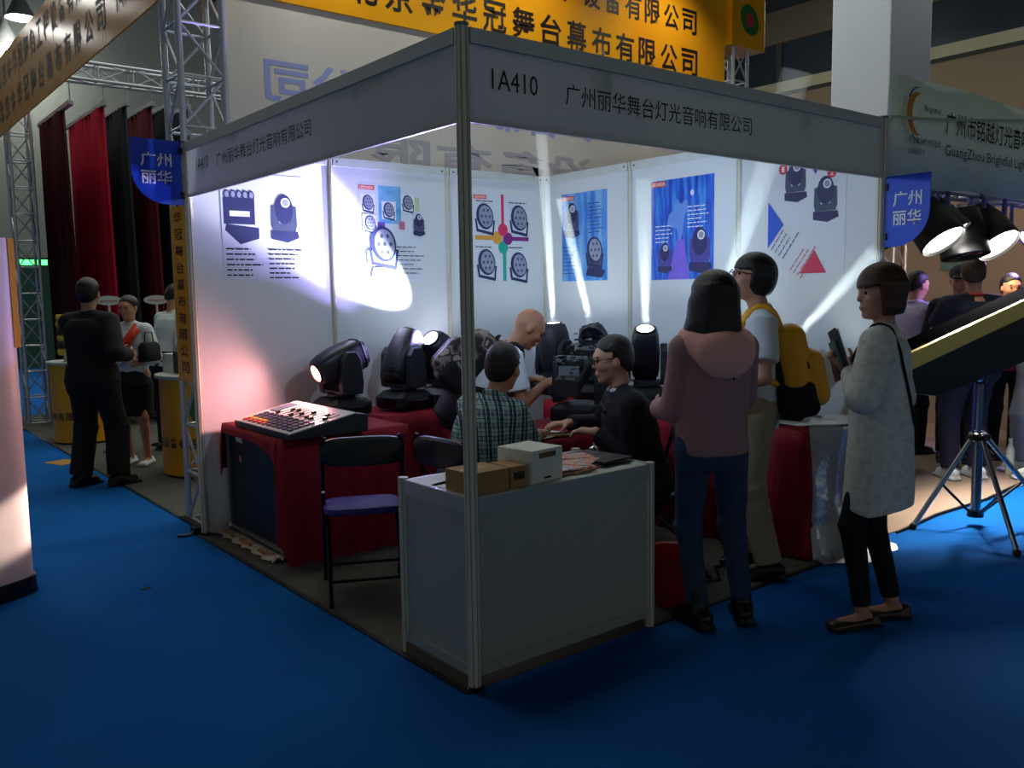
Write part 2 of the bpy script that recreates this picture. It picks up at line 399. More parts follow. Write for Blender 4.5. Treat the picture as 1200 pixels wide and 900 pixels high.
def person(label, base, heading, Ht=1.70, lean=0., side=0., pelvis=None, look=(0, 0), hands=None, feet=None, toes=None, female=False,
           skin=None, vox=.009, top=None, bottom=None, shoes=None, hair='short', hairmat=None, handdir=None, glasses=False, headshift=(0, 0), twist=0., poleL=None, poleR=None, extra=None, name='person', curl=.4, build=1., group=None):
    skin = skin or SKIN; hairmat = hairmat or BLACKHAIR; s = Ht/1.7; h = R(heading)
    f = A(math.cos(h), math.sin(h), 0); l = A(-f[1], f[0], 0); u = A(0, 0, 1)
    base = A(*base); root = thing(name, label, 'person', tuple(base), 0., group)
    pel = A(*pelvis) if pelvis is not None else base+u*.925*s
    sp = _n(u*math.cos(R(lean))+f*math.sin(R(lean))+l*math.tan(R(side)))
    ct, st_ = math.cos(R(twist)), math.sin(R(twist)); l2 = l*ct-f*st_; f2 = f*ct+l*st_
    Rt = frame(f2, sp); Rp = frame(f, _n(sp*.4+u)); fx = Rt[:, 0]; lx = Rt[:, 1]
    neck = pel+sp*.50*s; shw = (.150 if female else .172)*s*build
    shc = pel+sp*.435*s; sh = {1: shc+lx*shw, -1: shc-lx*shw}
    hw = .088*s; hip = {1: pel+l*hw-u*.01, -1: pel-l*hw-u*.01}
    feet = feet or {}; hands = hands or {}; handdir = handdir or {}; toes = toes or {}
    kn, an, el_, wr = {}, {}, {}, {}
    for q in (1, -1):
        ft = A(*feet[q]) if q in feet else base+l*.10*s*q; ft = A(ft[0], ft[1], base[2]+.085*s) if len(ft) < 3 or ft[2] == 0 else ft
        kn[q], an[q] = ik(hip[q], ft, .425*s, .42*s, f+l*q*.15)
        hd = A(*hands[q]) if q in hands else sh[q]-u*.50*s+lx*q*.05+fx*.05
        pole = (poleL if q == 1 else poleR); pole = -fx*.7-u*.6+lx*q*.35 if pole is None else A(*pole)
        el_[q], wr[q] = ik(sh[q], hd, .285*s, .25*s, pole)
    td = {q: (_n(A(math.cos(R(toes[q])), math.sin(R(toes[q])), 0)) if q in toes else f) for q in (1, -1)}
    # head frame
    hy, hp = h+R(look[0]), R(look[1]); hf = A(math.cos(hy)*math.cos(hp), math.sin(hy)*math.cos(hp), math.sin(hp))
    hu = _n(_n(sp*.35+u)-hf*(_n(sp*.35+u)@hf)); Rh = np.stack([hf, np.cross(hu, hf), hu], 1)
    hc = neck+_n(sp*.6+u*.5)*.165*s+fx*(.02+headshift[0])*s+lx*headshift[1]*s
    def hp_(x, y, z): return hc+Rh@(A(x, y, z)*s)
    # ---- body: one continuous surface
    W = (.145 if female else .168)*build; D = (.098 if female else .112)*build
    tors = [(-.13, D*.85, W*.90, 0), (-.04, D*1.02, W*1.04, 0), (.08, D*.92, W*.88, 0), (.18, D*.88, W*(.80 if female else .88), 0), (.32, D*1.02, W*.98, .005), (.40, D*.9, W*.95, 0), (.455, D*.62, W*.62, -.005), (.49, D*.4, W*.3, -.01)]
    tors = [(a*s, b*s, c*s, d*s) for a, b, c, d in tors]
    b = SDF(vox)
    b.loft(pel, Rt, tors, k=.03)
    for q in (1, -1):
        b.rc(shc+lx*shw*.3*q, sh[q], .055*s, .052*s, k=.03)
        b.rc(sh[q], el_[q], .050*s*build, .040*s, k=.025).rc(el_[q], wr[q], .040*s, .027*s, k=.015)
        b.rc(hip[q], kn[q], .082*s, .054*s, k=.03).rc(kn[q], an[q], .050*s, .034*s, k=.02)
        b.el(an[q]+(kn[q]-an[q])*.70-td[q]*.010*s, frame(td[q], kn[q]-an[q]), A(.044, .042, .11)*s, k=.02)
        b.rc(an[q]-td[q]*.03*s-u*.045*s, an[q]+td[q]*.13*s-u*.055*s, .032*s, .026*s, k=.02)
        dd, nn = handdir.get(q, (wr[q]-el_[q], -lx*q))
        hand(b, wr[q], dd, nn, q, s*(.92 if female else 1.), curl)
    b.rc(neck-sp*.03*s, hp_(-.022, 0, -.05), (.046 if female else .054)*s, (.044 if female else .052)*s, k=.03)
    b.el(hp_(-.008, 0, .022), Rh, A(.098, .078, .098)*s, k=.02)
    b.el(hp_(.024, 0, -.045), Rh, A(.066, .058, .072)*s, k=.03)
    b.el(hp_(.066, 0, -.098), Rh, A(.026, .026, .020)*s, k=.02)
    b.el(hp_(.080, 0, .030), Rh, A(.018, .050, .014)*s, k=.02)
    b.rc(hp_(.086, 0, .012), hp_(.102, 0, -.022), .009*s, .0125*s, k=.014)
    b.el(hp_(.088, 0, -.062), Rh, A(.014, .026, .014)*s, k=.012)
    for q in (1, -1):
        b.el(hp_(.058, .042*q, -.022), Rh, A(.024, .022, .022)*s, k=.02)
        b.el(hp_(-.008, .078*q, -.008), Rh, A(.020, .010, .034)*s, k=.006)
    link('body', b.mesh('body', base), skin, root)
    e = MB()
    for q in (1, -1):
        e.sphere(hp_(.0805, .033*q, .008)-base, .0095*s, 8, 6); e.tube([hp_(.0915, .018*q, .030)-base, hp_(.084, .050*q, .030)-base], .0042*s, 6)
    e.build('eyes_and_brows', EYE, root, 'all')
    MB().tube([hp_(.090, -.022, -.064)-base, hp_(.0985, 0, -.063)-base, hp_(.090, .022, -.064)-base], .0045*s, 6).build('lips', LIP, root, 'all')
    # ---- top
    J = dict(root=root, base=base, s=s, f=f, l=l, u=u, pel=pel, sp=sp, Rt=Rt, fx=fx, lx=lx, neck=neck, shc=shc, sh=sh, el=el_, wr=wr, kn=kn, an=an, hc=hc, Rh=Rh, hp=hp_, hip=hip, td=td, tors=tors, shw=shw, vox=vox)
    if top:
        lo_ = top.get('loose', .016)*s; c = SDF(vox)
        t0 = top.get('hem', -.10)*s; st = [(t0, *(np.array(top.get('hemsize', (D+.02, W+.02)))*s), top.get('hemshift', 0)*s)]
        st += [(a, b_+lo_*1.1, c_+lo_, d) for a, b_, c_, d in tors if a > t0+.02*s and a < .47*s]
        for i, (a, b_, c_, d) in enumerate(st):
            if i and top.get('straight') and a < .32*s:
                k_ = (a-t0)/(.32*s-t0); e1 = st[0]; st[i] = (a, max(b_, e1[1]+(D*s+lo_-e1[1])*k_), max(c_, e1[2]+(W*s+lo_-e1[2])*k_), d)
        c.loft(pel, Rt, st, k=.03)
        sl = top.get('sleeve', 'short'); sr = top.get('sr', .016)*s
        for q in (1, -1):
            c.rc(shc+lx*shw*.35*q+sp*.02*s, sh[q], .055*s+lo_*.5, .050*s+lo_*.7, k=.03)
            if sl == 'short':
                c.cc(sh[q]-(el_[q]-sh[q])*.08, sh[q]+(el_[q]-sh[q])*.72, .052*s+sr, .050*s+sr*1.2, k=.02)
            elif sl == 'long':
                c.rc(sh[q], el_[q], .050*s+sr, .043*s+sr, k=.010); c.cc(el_[q], el_[q]+(wr[q]-el_[q])*.94, .043*s+sr*1.15, .032*s+sr*top.get('cuff', .8), k=.012)
        c.rc(shc+sp*.02*s, neck-sp*.005*s, .075*s, .062*s, k=.03)
        c.rc(neck, neck+_n(hc-neck)*.12*s, .050*s, .050*s, op='s')
        if top.get('tail'): c.cut((pel+u*(t0+.045*s), f*top['tail']-u)); c.cut((pel+u*(t0+.05*s), -f*top['tail']*.9-u))
        link(top.get('name', 'shirt'), c.mesh('top', base, top.get('fold', .006), top.get('fscale', 16), top.get('seed', 1)), top['mat'], root)
        if top.get('collar'):
            cp = []
            for k_ in range(19):
                a = R(20+320*k_/18); cp.append(neck+sp*.012*s+fx*math.cos(a)*.062*s+lx*math.sin(a)*.064*s-u*(.018 if math.cos(a) > .5 else 0)*s-base)
            MB().tube(cp, .014*s, 8).build('collar', top['collar'], root, 'all')
    # ---- bottom
    if bottom:
        lo_ = bottom.get('loose', .012)*s; c = SDF(vox); kind = bottom.get('kind', 'trousers')
        if kind == 'skirt':
            c.loft(pel, frame(f, u), [(-bottom.get('len', .42)*s, .155*s, .19*s, .02*s), (-.1*s, (D+.055)*s, (W+.045)*s, .01*s), (.08*s, (D+.0)*s, (W*.9)*s, 0)], k=.02)
        else:
            c.loft(pel, Rp, [(-.14*s, D*.8*s+lo_, W*.85*s+lo_, 0), (-.04*s, D*1.04*s+lo_, W*1.04*s+lo_, 0), (.09*s, D*.95*s+lo_, W*.92*s+lo_, 0)], k=.03)
            c.loft(pel, Rt, [(a, b_+lo_, c_+lo_, d) for a, b_, c_, d in tors if a < .1*s], k=.03)
            for q in (1, -1):
                c.rc(hip[q]-u*.02, kn[q], .082*s+lo_, .056*s+lo_, k=.03)
                e2 = kn[q]+(an[q]-kn[q])*bottom.get('end', .98)
                c.cc(kn[q], e2, .055*s+lo_*1.1, (.040+bottom.get('flare', 0))*s+lo_, k=.03)
        link(bottom.get('name', 'trousers'), c.mesh('bottom', base, bottom.get('fold', .006), 18, 3), bottom['mat'], root)
    if shoes:
        for q in (1, -1):
            c = SDF(min(vox, .008)); a = an[q]; t = td[q]; z0 = a[2]-.083*s
            lt = np.cross(u, t)
            c.rb(A(*(a+t*.045*s)[:2], z0+.014*s), np.stack([t, lt, u], 1), A(.135, .044, .014)*s, .012*s, k=.008)
            if shoes.get('kind') == 'flat':
                c.rc(A(*(a-t*.06*s)[:2], z0+.035*s), A(*(a-t*.02*s)[:2], z0+.03*s), .034*s, .03*s, k=.015); c.el(A(*(a+t*.13*s)[:2], z0+.025*s), np.stack([t, lt, u], 1), A(.06, .042, .026)*s, k=.02)
                c.rc(A(*(a-t*.02*s+lt*.03*s)[:2], z0+.03*s), A(*(a+t*.1*s+lt*.03*s)[:2], z0+.025*s), .014*s, .014*s, k=.015).rc(A(*(a-t*.02*s-lt*.03*s)[:2], z0+.03*s), A(*(a+t*.1*s-lt*.03*s)[:2], z0+.025*s), .014*s, .014*s, k=.015)
            else:
                c.rc(A(*(a-t*.045*s)[:2], z0+.052*s), A(*(a+t*.12*s)[:2], z0+.040*s), .043*s, .036*s, k=.02)
                c.rc(a-u*.02*s, a+t*.05*s-u*.035*s, .045*s, .040*s, k=.03)
                if shoes.get('kind') == 'boot': c.cc(a-u*.03*s, a+(kn[q]-a)*.28, .050*s, .052*s, k=.02)
            link('shoe', c.mesh('shoe', base), shoes['mat'], root)
    # ---- hair
    if hair:
        c = SDF(min(vox, .008)); v = hp_
        if hair == 'short':
            c.el(v(-.016, 0, .040), Rh, A(.104, .087, .096)*s).el(v(-.045, 0, -.005), Rh, A(.072, .080, .085)*s, k=.02)
            c.cut((v(.052, 0, .058), Rh@A(1, 0, -.9)), (v(.0, 0, .075), Rh@A(.15, 0, -1)))
            c.cut((v(.012, 0, .02), Rh@A(1, 0, .15)), (v(0, 0, .052), Rh@A(0, 0, -1)))
            c.cut((v(-.02, 0, -.060), Rh@A(.3, 0, -1)))
        elif hair == 'bowl':
            c.el(v(-.012, 0, .038), Rh, A(.118, .098, .108)*s).el(v(-.04, 0, -.01), Rh, A(.088, .090, .092)*s, k=.03)
            c.cut((v(.030, 0, .0), Rh@A(1, 0, -.1)), (v(0, 0, .040), Rh@A(-.1, 0, -1)))
            c.cut((v(-.02, 0, -.085), Rh@A(.35, 0, -1)))
        elif hair == 'bob':
            c.el(v(-.012, 0, .040), Rh, A(.116, .100, .106)*s).loft(v(-.022, 0, 0), Rh, [(-.105*s, .062*s, .080*s, -.01*s), (-.07*s, .086*s, .098*s, 0), (.04*s, .098*s, .098*s, 0)], k=.03)
            c.cut((v(.030, 0, .0), Rh@A(1, 0, -.15)), (v(0, 0, .046), Rh@A(-.2, 0, -1)))
        elif hair == 'long':
            c.el(v(-.012, 0, .036), Rh, A(.120, .106, .108)*s)
            c.loft(v(-.040, 0, 0), frame(Rh[:, 0], u+fx*.10-lx*.06), [(-.27*s, .055*s, .120*s, -.005*s), (-.16*s, .070*s, .122*s, -.01*s), (-.06*s, .084*s, .112*s, .0), (.05*s, .088*s, .102*s, .01*s)], k=.03)
            p_ = [v(.0, .085, -.02), v(.0, .105, -.14), sh[1]*.55+v(.03, .10, -.26)*.45+u*.04*s, sh[1]+fx*.085*s+u*.0*s-lx*.02*s, sh[1]+fx*.12*s-u*.13*s-lx*.03*s]
            for i_ in range(4): c.rc(p_[i_], p_[i_+1], (.050, .050, .046, .036)[i_]*s, (.050, .046, .036, .018)[i_]*s, k=.03)
            p_ = [v(-.09, -.03, -.16), shc-fx*.125*s-lx*.045*s-sp*.01*s, shc-fx*.155*s-lx*.03*s-sp*.13*s]
            for i_ in range(2): c.rc(p_[i_], p_[i_+1], .014*s, .007*s, k=.015)
            c.cut((v(.036, 0, .0), Rh@A(1, 0, 0)), (v(0, 0, .050), Rh@A(0, 0, -1)))
        elif hair == 'bun':
            c.el(v(-.014, 0, .034), Rh, A(.104, .086, .092)*s).el(v(-.11, 0, .03), Rh, A(.04, .045, .045)*s)
            c.cut((v(.040, 0, .040), Rh@A(1, 0, -.7)), (v(0, 0, .07), Rh@A(0, 0, -1))); c.cut((v(0, 0, -.03), Rh@A(.2, 0, -1)))
        elif hair == 'cap':
            c.el(v(-.012, 0, .050), Rh, A(.108, .090, .085)*s).rb(v(.10, 0, .052), Rh, A(.065, .065, .009)*s, .008*s, k=.015)
            c.cut((v(0, 0, .028), Rh@A(0, 0, -1)))
        link('cap' if hair == 'cap' else 'hair', c.mesh('hair', base), hairmat, root)
    if glasses:
        g = MB()
        for q in (1, -1):
            g.tube([hp_(.106, (.034+.026*math.cos(a))*q, .008+.019*math.sin(a))-base for a in np.linspace(0, 2*PI, 13)[:-1]], .0026*s, 6, True)
            g.tube([hp_(.106, .060*q, .014)-base, hp_(.0, .084*q, .016)-base], .0026*s, 6)
        g.tube([hp_(.107, -.009, .012)-base, hp_(.107, .009, .012)-base], .0026*s, 6)
        g.build('glasses', M('spectacle_frame', (15, 14, 15), .3, var=0), root, 'all')
    if extra: extra(J)
    return J
# ------------------------------------------------------------------ the hall
ALU = M('aluminium', (210, 206, 188), .45, metal=.1, var=.06)
ALUD = M('aluminium_groove', (52, 52, 48), .6, var=0)
TRUSS = M('truss_metal', (184, 188, 198), .35, metal=.4, var=.05)
WHITEP = M('white_panel', (222, 226, 228), .38, var=.03, scale=3)
FASC = M('fascia_panel', (204, 210, 202), .35, var=.03, scale=3, translucent=.3)
CREAM = M('counter_panel', (160, 166, 158), .42, var=.04, scale=4)
BLACK = M('black_plastic', (17, 18, 21), .38, var=.1)
BLACKM = M('black_metal', (22, 23, 26), .3, metal=.3, var=.05)
def carpet(name, rgb, var=.16):
    return M(name, rgb, .92, var=var, scale=2.2, bump=.35, bscale=320, spec=.1)
BLUE = carpet('blue_carpet', (10, 90, 166)); GREY = carpet('grey_carpet', (92, 88, 84)); BEIGE = carpet('beige_carpet', (150, 128, 112))
def slab(name, a, b, mat, kind='structure', parent=None, bevel=0.):
    o = MB().box(a, b).build(name, mat, parent, bevel=bevel)
    if kind: o['kind'] = kind
    return o
slab('floor', (-25, -20, -.1), (26, 45, 0), BLUE)
slab('floor_booth_carpet', (-.03, .0, 0), (2.99, 3.0, .005), GREY)
slab('floor_curtain_stand', (.03, 3.0, 0), (6.0, 10.5, .005), GREY)
slab('floor_light_stand', (3.0, .05, 0), (12, 6, .005), BEIGE)
TAPE = M('black_tape', (14, 14, 17), .55, var=.1)
slab('trim_1', (-.05, -.01, .0), (-.025, 3.02, .008), TAPE); slab('trim_2', (1.03, -.02, 0), (2.6, .002, .008), TAPE)
slab('trim_3', (.01, 3.0, 0), (.03, 9.8, .008), TAPE)
HW = M('hall_wall_grey', (118, 122, 116), .9, var=.1, scale=.6)
slab('wall_far', (-25, 26, 0), (26, 26.3, 11), HW)
gp = slab('wall_green_partition', (-6, 19.8, 0), (14, 20, 2.3), M('dark_green_partition', (20, 58, 44), .8, var=.2, scale=.5))
BROWN = M('hall_wall_brown', (122, 104, 80), .9, var=.22, scale=.5, stretch=(1, .3, 1))
wr_ = thing('wall_right', None, None, (25, 0, 0), kind='structure')
MB().box((0, -20, 0), (.3, 45, 8.2)).build('wall_surface', BROWN, wr_)
MB().box((-.5, -20, 8.2), (.3, 45, 8.55)).build('ledge', M('pale_ledge', (150, 142, 112), .8, var=.2, scale=.6), wr_)
MB().box((-.1, -20, 8.55), (.3, 45, 9.9)).build('window_strip', M('dark_glazing', (34, 42, 50), .3, var=.2, scale=.4), wr_)
for i in range(14): MB().box((-.2, -18+i*4.2, 8.55), (-.08, -17.8+i*4.2, 9.9)).build('mullion', M('dark_steel', (48, 46, 42), .6, var=.1), wr_)
MB().box((-.3, -20, 9.9), (.3, 45, 11)).build('upper_band', M('hall_upper_brown', (88, 76, 58), .9, var=.25, scale=.5), wr_)
ce = thing('ceiling', None, None, (0, 0, 11), kind='structure')
CEIL = M('ceiling_dark', (44, 46, 46), .9, var=.25, scale=.4)
MB().box((-25, -20, 0), (26, 45, .2)).build('deck', CEIL, ce)
for i in range(11): MB().box((-25, -16+i*5.5, -.7), (26, -15.7+i*5.5, 0)).build('beam', M('beam_grey', (70, 72, 70), .8, var=.15), ce)
for i in range(6): MB().box((-22+i*8, -20, -.45), (-21.8+i*8, 45, -.1)).build('purlin', M('beam_grey'), ce)
slab('wall_hall_column', (11.4, 4.5, 0), (12.7, 5.5, 11), M('column_paint', (196, 196, 206), .7, var=.06, scale=1), bevel=.03)
# high bay lamps
def high_bay(loc, pos, power=120):
    t = thing('high_bay_lamp', f'glowing bell-shaped hall lamp {pos}', 'lamp', loc, group='high bay lamps of the hall')
    MB().lathe([(.05, .75), (.09, .6), (.14, .5), (.36, .05), (.38, 0), (.34, .02), (.12, .46), (1e-5, .5)], n=20).build('shade', M('lamp_shade', (170, 172, 170), .4, metal=.5), t, 'auto')
    MB().lathe([(1e-5, -.06), (.2, -.04), (.3, .04), (1e-5, .06)], n=20).build('bulb', M('bay_bulb', (255, 250, 238), emit=60, var=0), t, 'all')
    bar('hanger', (0, 0, .7), (0, 0, 11-loc[2]), .03, M('dark_steel'), t)
    if power: light('POINT', 'bay_light', (0, 0, -.3), power, (.95, 1.0, .95), None, .3).parent = t
    return t
high_bay((3.11, 24.2, 9), 'left of the orange banner, upper of two')
high_bay((3.19, 27.3, 8.98) if 0 else (2.96, 25.5, 8.55), 'left of the orange banner, lower of two')
for y in (18, 21.5, 25.0):
    high_bay((-4.0, y, 9), {18: 'nearest of the aisle row beyond the pillar', 21.5: 'in the middle of the aisle row', 25.0: 'farthest of the aisle row by the hall wall'}[y], 0)

for x, y, q in ((19, 4, 'added unseen in the bay beyond the right stand, near one'), (19, 13, 'added unseen in the bay beyond the white hall column'), (12, 18, 'added unseen in the bay behind the orange banner')): high_bay((x, y, 8.6), q, 330)  # extra unseen lamps, added so the far hall walls are lit
# ------------------------------------------------------------------ booth shell
def post_mesh(h, r=.026):
    poly = []
    for k in range(8):
        a = 2*PI*k/8
        for da, rr in ((-.30, r), (-.10, r), (-.085, r*.72), (.085, r*.72), (.10, r), (.30, r)):
            poly.append((rr*math.cos(a+da), rr*math.sin(a+da)))
    return MB().prism(poly, (0, 0, 0), (1, 0, 0), (0, 1, 0), (0, 0, 1), h)
def post(name, loc, h, label=None, parent=None, r=.026):
    if parent is None:
        o = post_mesh(h, r).build(name, ALU); o.location = loc; tag(o, label, 'post'); 
        c = MB().lathe([(r*1.05, h), (r*1.05, h+.012), (r*.5, h+.016)], n=16).build('cap', M('grey_cap', (120, 122, 118), .5), o)
        MB().lathe([(.035, 0), (.035, .008), (.012, .03)], n=16).build('foot', BLACK, o)
    else:
        o = post_mesh(h, r).build(name, ALU, parent); o.location = loc
    return o
post('aluminium_post', (0, 0, .005), H-.005, 'grooved aluminium corner post standing at the front of the white counter')
post('aluminium_post', (0, L, .005), H-.005, 'grooved aluminium post beside the orange strip sign and truss tower')
post('aluminium_post', (L, 0, .005), H-.005, 'grooved aluminium post behind the woman in the white blouse')
def panel_wall(nm, along, n=3):
    wl = thing(nm, None, None, (0, 0, 0), kind='structure')
    step = L/n
    for i in range(n):
        a, b = i*step+.022, (i+1)*step-.022
        if along == 'x': MB().box((a, L-.004, .06), (b, L+.004, H-.06)).build('panel', WHITEP, wl)
        else: MB().box((L-.004, a, .06), (L+.004, b, H-.06)).build('panel', WHITEP, wl)
        for z0, z1, nm2 in ((H-.06, H, 'top_rail'), (.02, .06, 'bottom_rail')):
            if along == 'x': MB().box((a, L-.016, z0), (b, L+.016, z1)).build(nm2, M('rail_white', (214, 218, 214), .4, metal=.2), wl, bevel=.003)
            else: MB().box((L-.016, a, z0), (L+.016, b, z1)).build(nm2, M('rail_white'), wl, bevel=.003)
            for e in (a+.03, b-.03):
                p, d = ((e, L-.016, z0+.03), (0, -1, 0)) if along == 'x' else ((L-.016, e, z0+.03), (-1, 0, 0))
                if nm2 == 'top_rail': MB().lathe([(.007, 0), (.007, .003)], p, d, 8).build('lock_screw', ALUD, wl)
    for i in range(1, n+(1 if along == 'x' else 0)):
        post('post', (i*step, L, 0) if along == 'x' else (L, i*step, 0), H, parent=wl, r=.021)
    return wl
wl_left = panel_wall('wall_left', 'x'); wl_back = panel_wall('wall_back', 'y')
# fascia boards (print faces the aisles)
INK = M('print_black', (24, 24, 30), .6, var=0)
NAMEZH = '广州丽华舞台灯光音响有限公司'
fh = .335
def fascia(label, axis):
    t = thing('fascia_board', label, 'fascia board', (0, 0, 0), group='fascia boards of the booth')
    a, b = .028, L-.028
    for z0, z1, nm, m, th in ((H-.055, H, 'top_rail', M('rail_grey', (200, 204, 198), .4, metal=.1), .018), (H-fh, H-fh+.012, 'bottom_rail', M('rail_grey'), .008), (H-fh+.012, H-.055, 'panel', FASC, .004)):
        if axis == 'x': MB().box((a, -th, z0), (b, th, z1)).build(nm, m, t)
        else: MB().box((-th, a, z0), (th, b, z1)).build(nm, m, t)
    if axis == 'x':
        text('1A410', t, INK, (.13, -.0045, 2.297), (1, 0, 0), (0, 0, 1), .075, .225, name='stand_number')
        text(NAMEZH, t, INK, (.50, -.0045, 2.282), (1, 0, 0), (0, 0, 1), .085, 1.22, name='company_name')
    else:
        text('1A410', t, INK, (-.0045, 2.765, 2.31), (0, -1, 0), (0, 0, 1), .07, .20, name='stand_number')
        text(NAMEZH, t, INK, (-.0045, 2.43, 2.292), (0, -1, 0), (0, 0, 1), .082, 1.22, name='company_name')
    return t
fascia('white fascia board reading 1A410 in large print above the white counter', 'x')
fascia('violet-lit fascia board over the side with the folding chair and flight case', 'y')
# blue flags on the posts
FLAGB = M('flag_blue', (24, 74, 214), .45, var=.05, scale=3); WHITEINK = M('print_white', (238, 240, 244), .5, var=0)
def flag(label, o, ex, n, w=.30, hh=.39, pad=0):
    o, ex = Vector(o), Vector(ex); poly = [(0, 0), (0, hh)] if 0 else None
    r = .2; pts = [(0, -hh), (0, 0), (w, 0), (w, -hh+r)]
    for k in range(1, 9):
        a = PI/2*k/8; pts.append((w-r+r*math.cos(a), -hh+r-r*math.sin(a)))
    t = thing('flag_sign', label, 'sign', tuple(o), group='blue name flags on the booth posts')
    MB().prism(pts, (0, 0, 0), ex, (0, 0, 1), n, -.006).build('board', FLAGB, t)
    MB().box((-.012, -.012, -hh*.2), (.012, .012, -hh*.1)).build('clip', ALUD, t); MB().box((-.012, -.012, -hh*.9), (.012, .012, -hh*.8)).build('clip', ALUD, t)
    return t
f1 = flag('blue leaf-shaped name flag on the post beside the truss tower', (-.03, L, 2.51), (-1, 0, 0), (0, -1, 0))
for i, sx in enumerate(('广州', '丽华')): text(sx, f1, WHITEINK, (-.245, -.001, -.165-.105*i), (1, 0, 0), (0, 0, 1), .085, .185, fat=.012)
f2 = flag('blue leaf-shaped name flag over the woman in the white blouse', (L, -.03, 2.17), (0, -1, 0), (-1, 0, 0), .255, .40)
for i, sx in enumerate(('广州', '丽华')): text(sx, f2, WHITEINK, (-.001, -.045, -.175-.105*i), (0, -1, 0), (0, 0, 1), .085, .165, fat=.012)
# arm spotlights clipped to the inside of the fascia rails: the booth's own lamps
def arm_spot(loc, tgt, energy, col, label, reach=.14, group='arm spotlights behind the fascia', drop=-.08):
    t = thing('arm_spotlight', label, 'spotlight', loc, group=group)
    d = (Vector(tgt)-Vector(loc)).normalized(); inw = Vector((d.x, d.y, 0)).normalized()*reach; c = inw+Vector((0, 0, drop)); d = (Vector(tgt)-Vector(loc)-c).normalized()
    MB().tube([(0, 0, 0), inw*.6+Vector((0, 0, .01)), c], .008, 8).build('arm', BLACKM, t, 'auto')
    MB().box((-.02, -.02, -.02), (.02, .02, .02)).build('clamp', BLACKM, t)
    MB().lathe([(.02, -.06), (.035, -.04), (.045, .05), (.045, .06), (.035, .06), (.03, .03), (1e-5, .02)], c, d, 16).build('lamp_head', BLACK, t, 'auto')
    li = light('SPOT', 'arm_spot_light', (0, 0, 0), energy, col, None, .05, 105, .8)
    li.parent = t; li.location = c+d*.07; li.rotation_euler = d.to_track_quat('-Z', 'Y').to_euler()
for k, x in enumerate((.75, 2.2)):
    arm_spot((x, .03, 2.40), (x+.3, L, 1.55), 34, (.55, .74, 1.0), f'black arm spotlight clipped behind the counter-side fascia, {("nearer the front post", "nearer the right post")[k]}')
for k, y in enumerate((.8, 2.2)):
    arm_spot((.03, y, 2.40), (L, y-.1, 1.55), 44, (.55, .74, 1.0), f'black arm spotlight clipped behind the chair-side fascia, {("nearer the front post", "nearer the truss tower")[k]}')

# ------------------------------------------------------------------ trusses, curtain stand on the left
def truss(t, a, b, w, up=(0, 0, 1), nseg=8, r=.022, rb=.010, four=True):
    """box truss from a to b (local), each chord and brace a part"""
    a, b = Vector(a), Vector(b); d = (b-a).normalized(); u = Vector(up); u = (u-d*u.dot(d)).normalized(); v = d.cross(u)
    cs = [(u*i+v*j)*w/2 for i, j in ((1, 1), (1, -1), (-1, -1), (-1, 1))]
    for c in cs: bar('chord', a+c, b+c, r, TRUSS, t, 10)
    for k in range(nseg):
        p, q = a.lerp(b, k/nseg), a.lerp(b, (k+1)/nseg)
        for i in range(4):
            c1, c2 = cs[i], cs[(i+1) % 4]
            bar('brace', p+c1, p+c2, rb, TRUSS, t, 6)
            bar('brace', *((p+c1, q+c2) if k % 2 else (p+c2, q+c1)), rb, TRUSS, t, 6)
tw = thing('truss_tower', 'tall silver lattice truss tower standing behind the left booth post', 'truss tower', (.21, 3.31, .005), group='stage trusses')
MB().box((-.2, -.14, 0), (.2, .2, .012)).build('base_plate', BLACKM, tw)
truss(tw, (0, 0, .012), (0, 0, 5.6), .29, (1, 0, 0), 17)
t2 = thing('truss_beam', 'silver horizontal truss carrying the curtain rails', 'truss', (.48, 8.3, 4.10), group='stage trusses')
truss(t2, (0, 0, 0), (3.4, 0, 0), .19, (0, 0, 1), 9, .019, .008)
t3 = thing('truss_beam', 'silver truss running back behind the long orange banner', 'truss', (.30, 3.5, 4.05), group='stage trusses')
truss(t3, (0, 0, 0), (0, 6.3, 0), .2, (0, 0, 1), 14, .019, .008)
t4 = thing('truss_tower', 'silver truss tower under the small orange logo box at the far end', 'truss tower', (6.05, 3.42, .0), group='stage trusses')
truss(t4, (0, 0, 0), (0, 0, 4.1), .24, (1, 0, 0), 12, .02, .009)
t5 = thing('truss_tower', 'silver truss tower at the far left corner of the curtain stand', 'truss tower', (.28, 9.75, .005), group='stage trusses')
truss(t5, (0, 0, 0), (0, 0, 3.9), .24, (1, 0, 0), 12, .02, .009)
# banners
ORANGE = pattern('orange_vinyl', lambda nt, v: ramp(nt, noise(nt, v, 1.1, 2), [(.3, (226, 148, 20)), (.7, (243, 176, 28))]), .3)
ORANGEG = M('orange_gloss', (214, 134, 16), .16, var=.12, scale=1.5, bump=.03, bscale=2.5, spec=.3); ORANGEG.node_tree.nodes['Principled BSDF'].inputs['IOR'].default_value = 1.16
BANK = M('banner_black', (30, 22, 14), .5, var=0)
wb = thing('backdrop_wall', 'beige fabric backdrop wall with faint mirrored blue characters', 'backdrop', (0, 0, 0))
BE = pattern('beige_fabric', lambda nt, v: ramp(nt, noise(nt, v, 1.4, 3, (1, 1, .4)), [(.3, (190, 186, 176)), (.7, (212, 206, 196))]), .8)
YW = 3.38
MB().box((.42, YW, .005), (5.85, YW+.04, 4.75)).build('fabric', BE, wb)
def sc(x, z): return -1.92+(x+1.92)*1.049, 1.54+(z-1.54)*1.049
GHOST = M('ghost_blue', (146, 156, 206), .8, var=.03)
x0, z0 = sc(.60, 2.86)
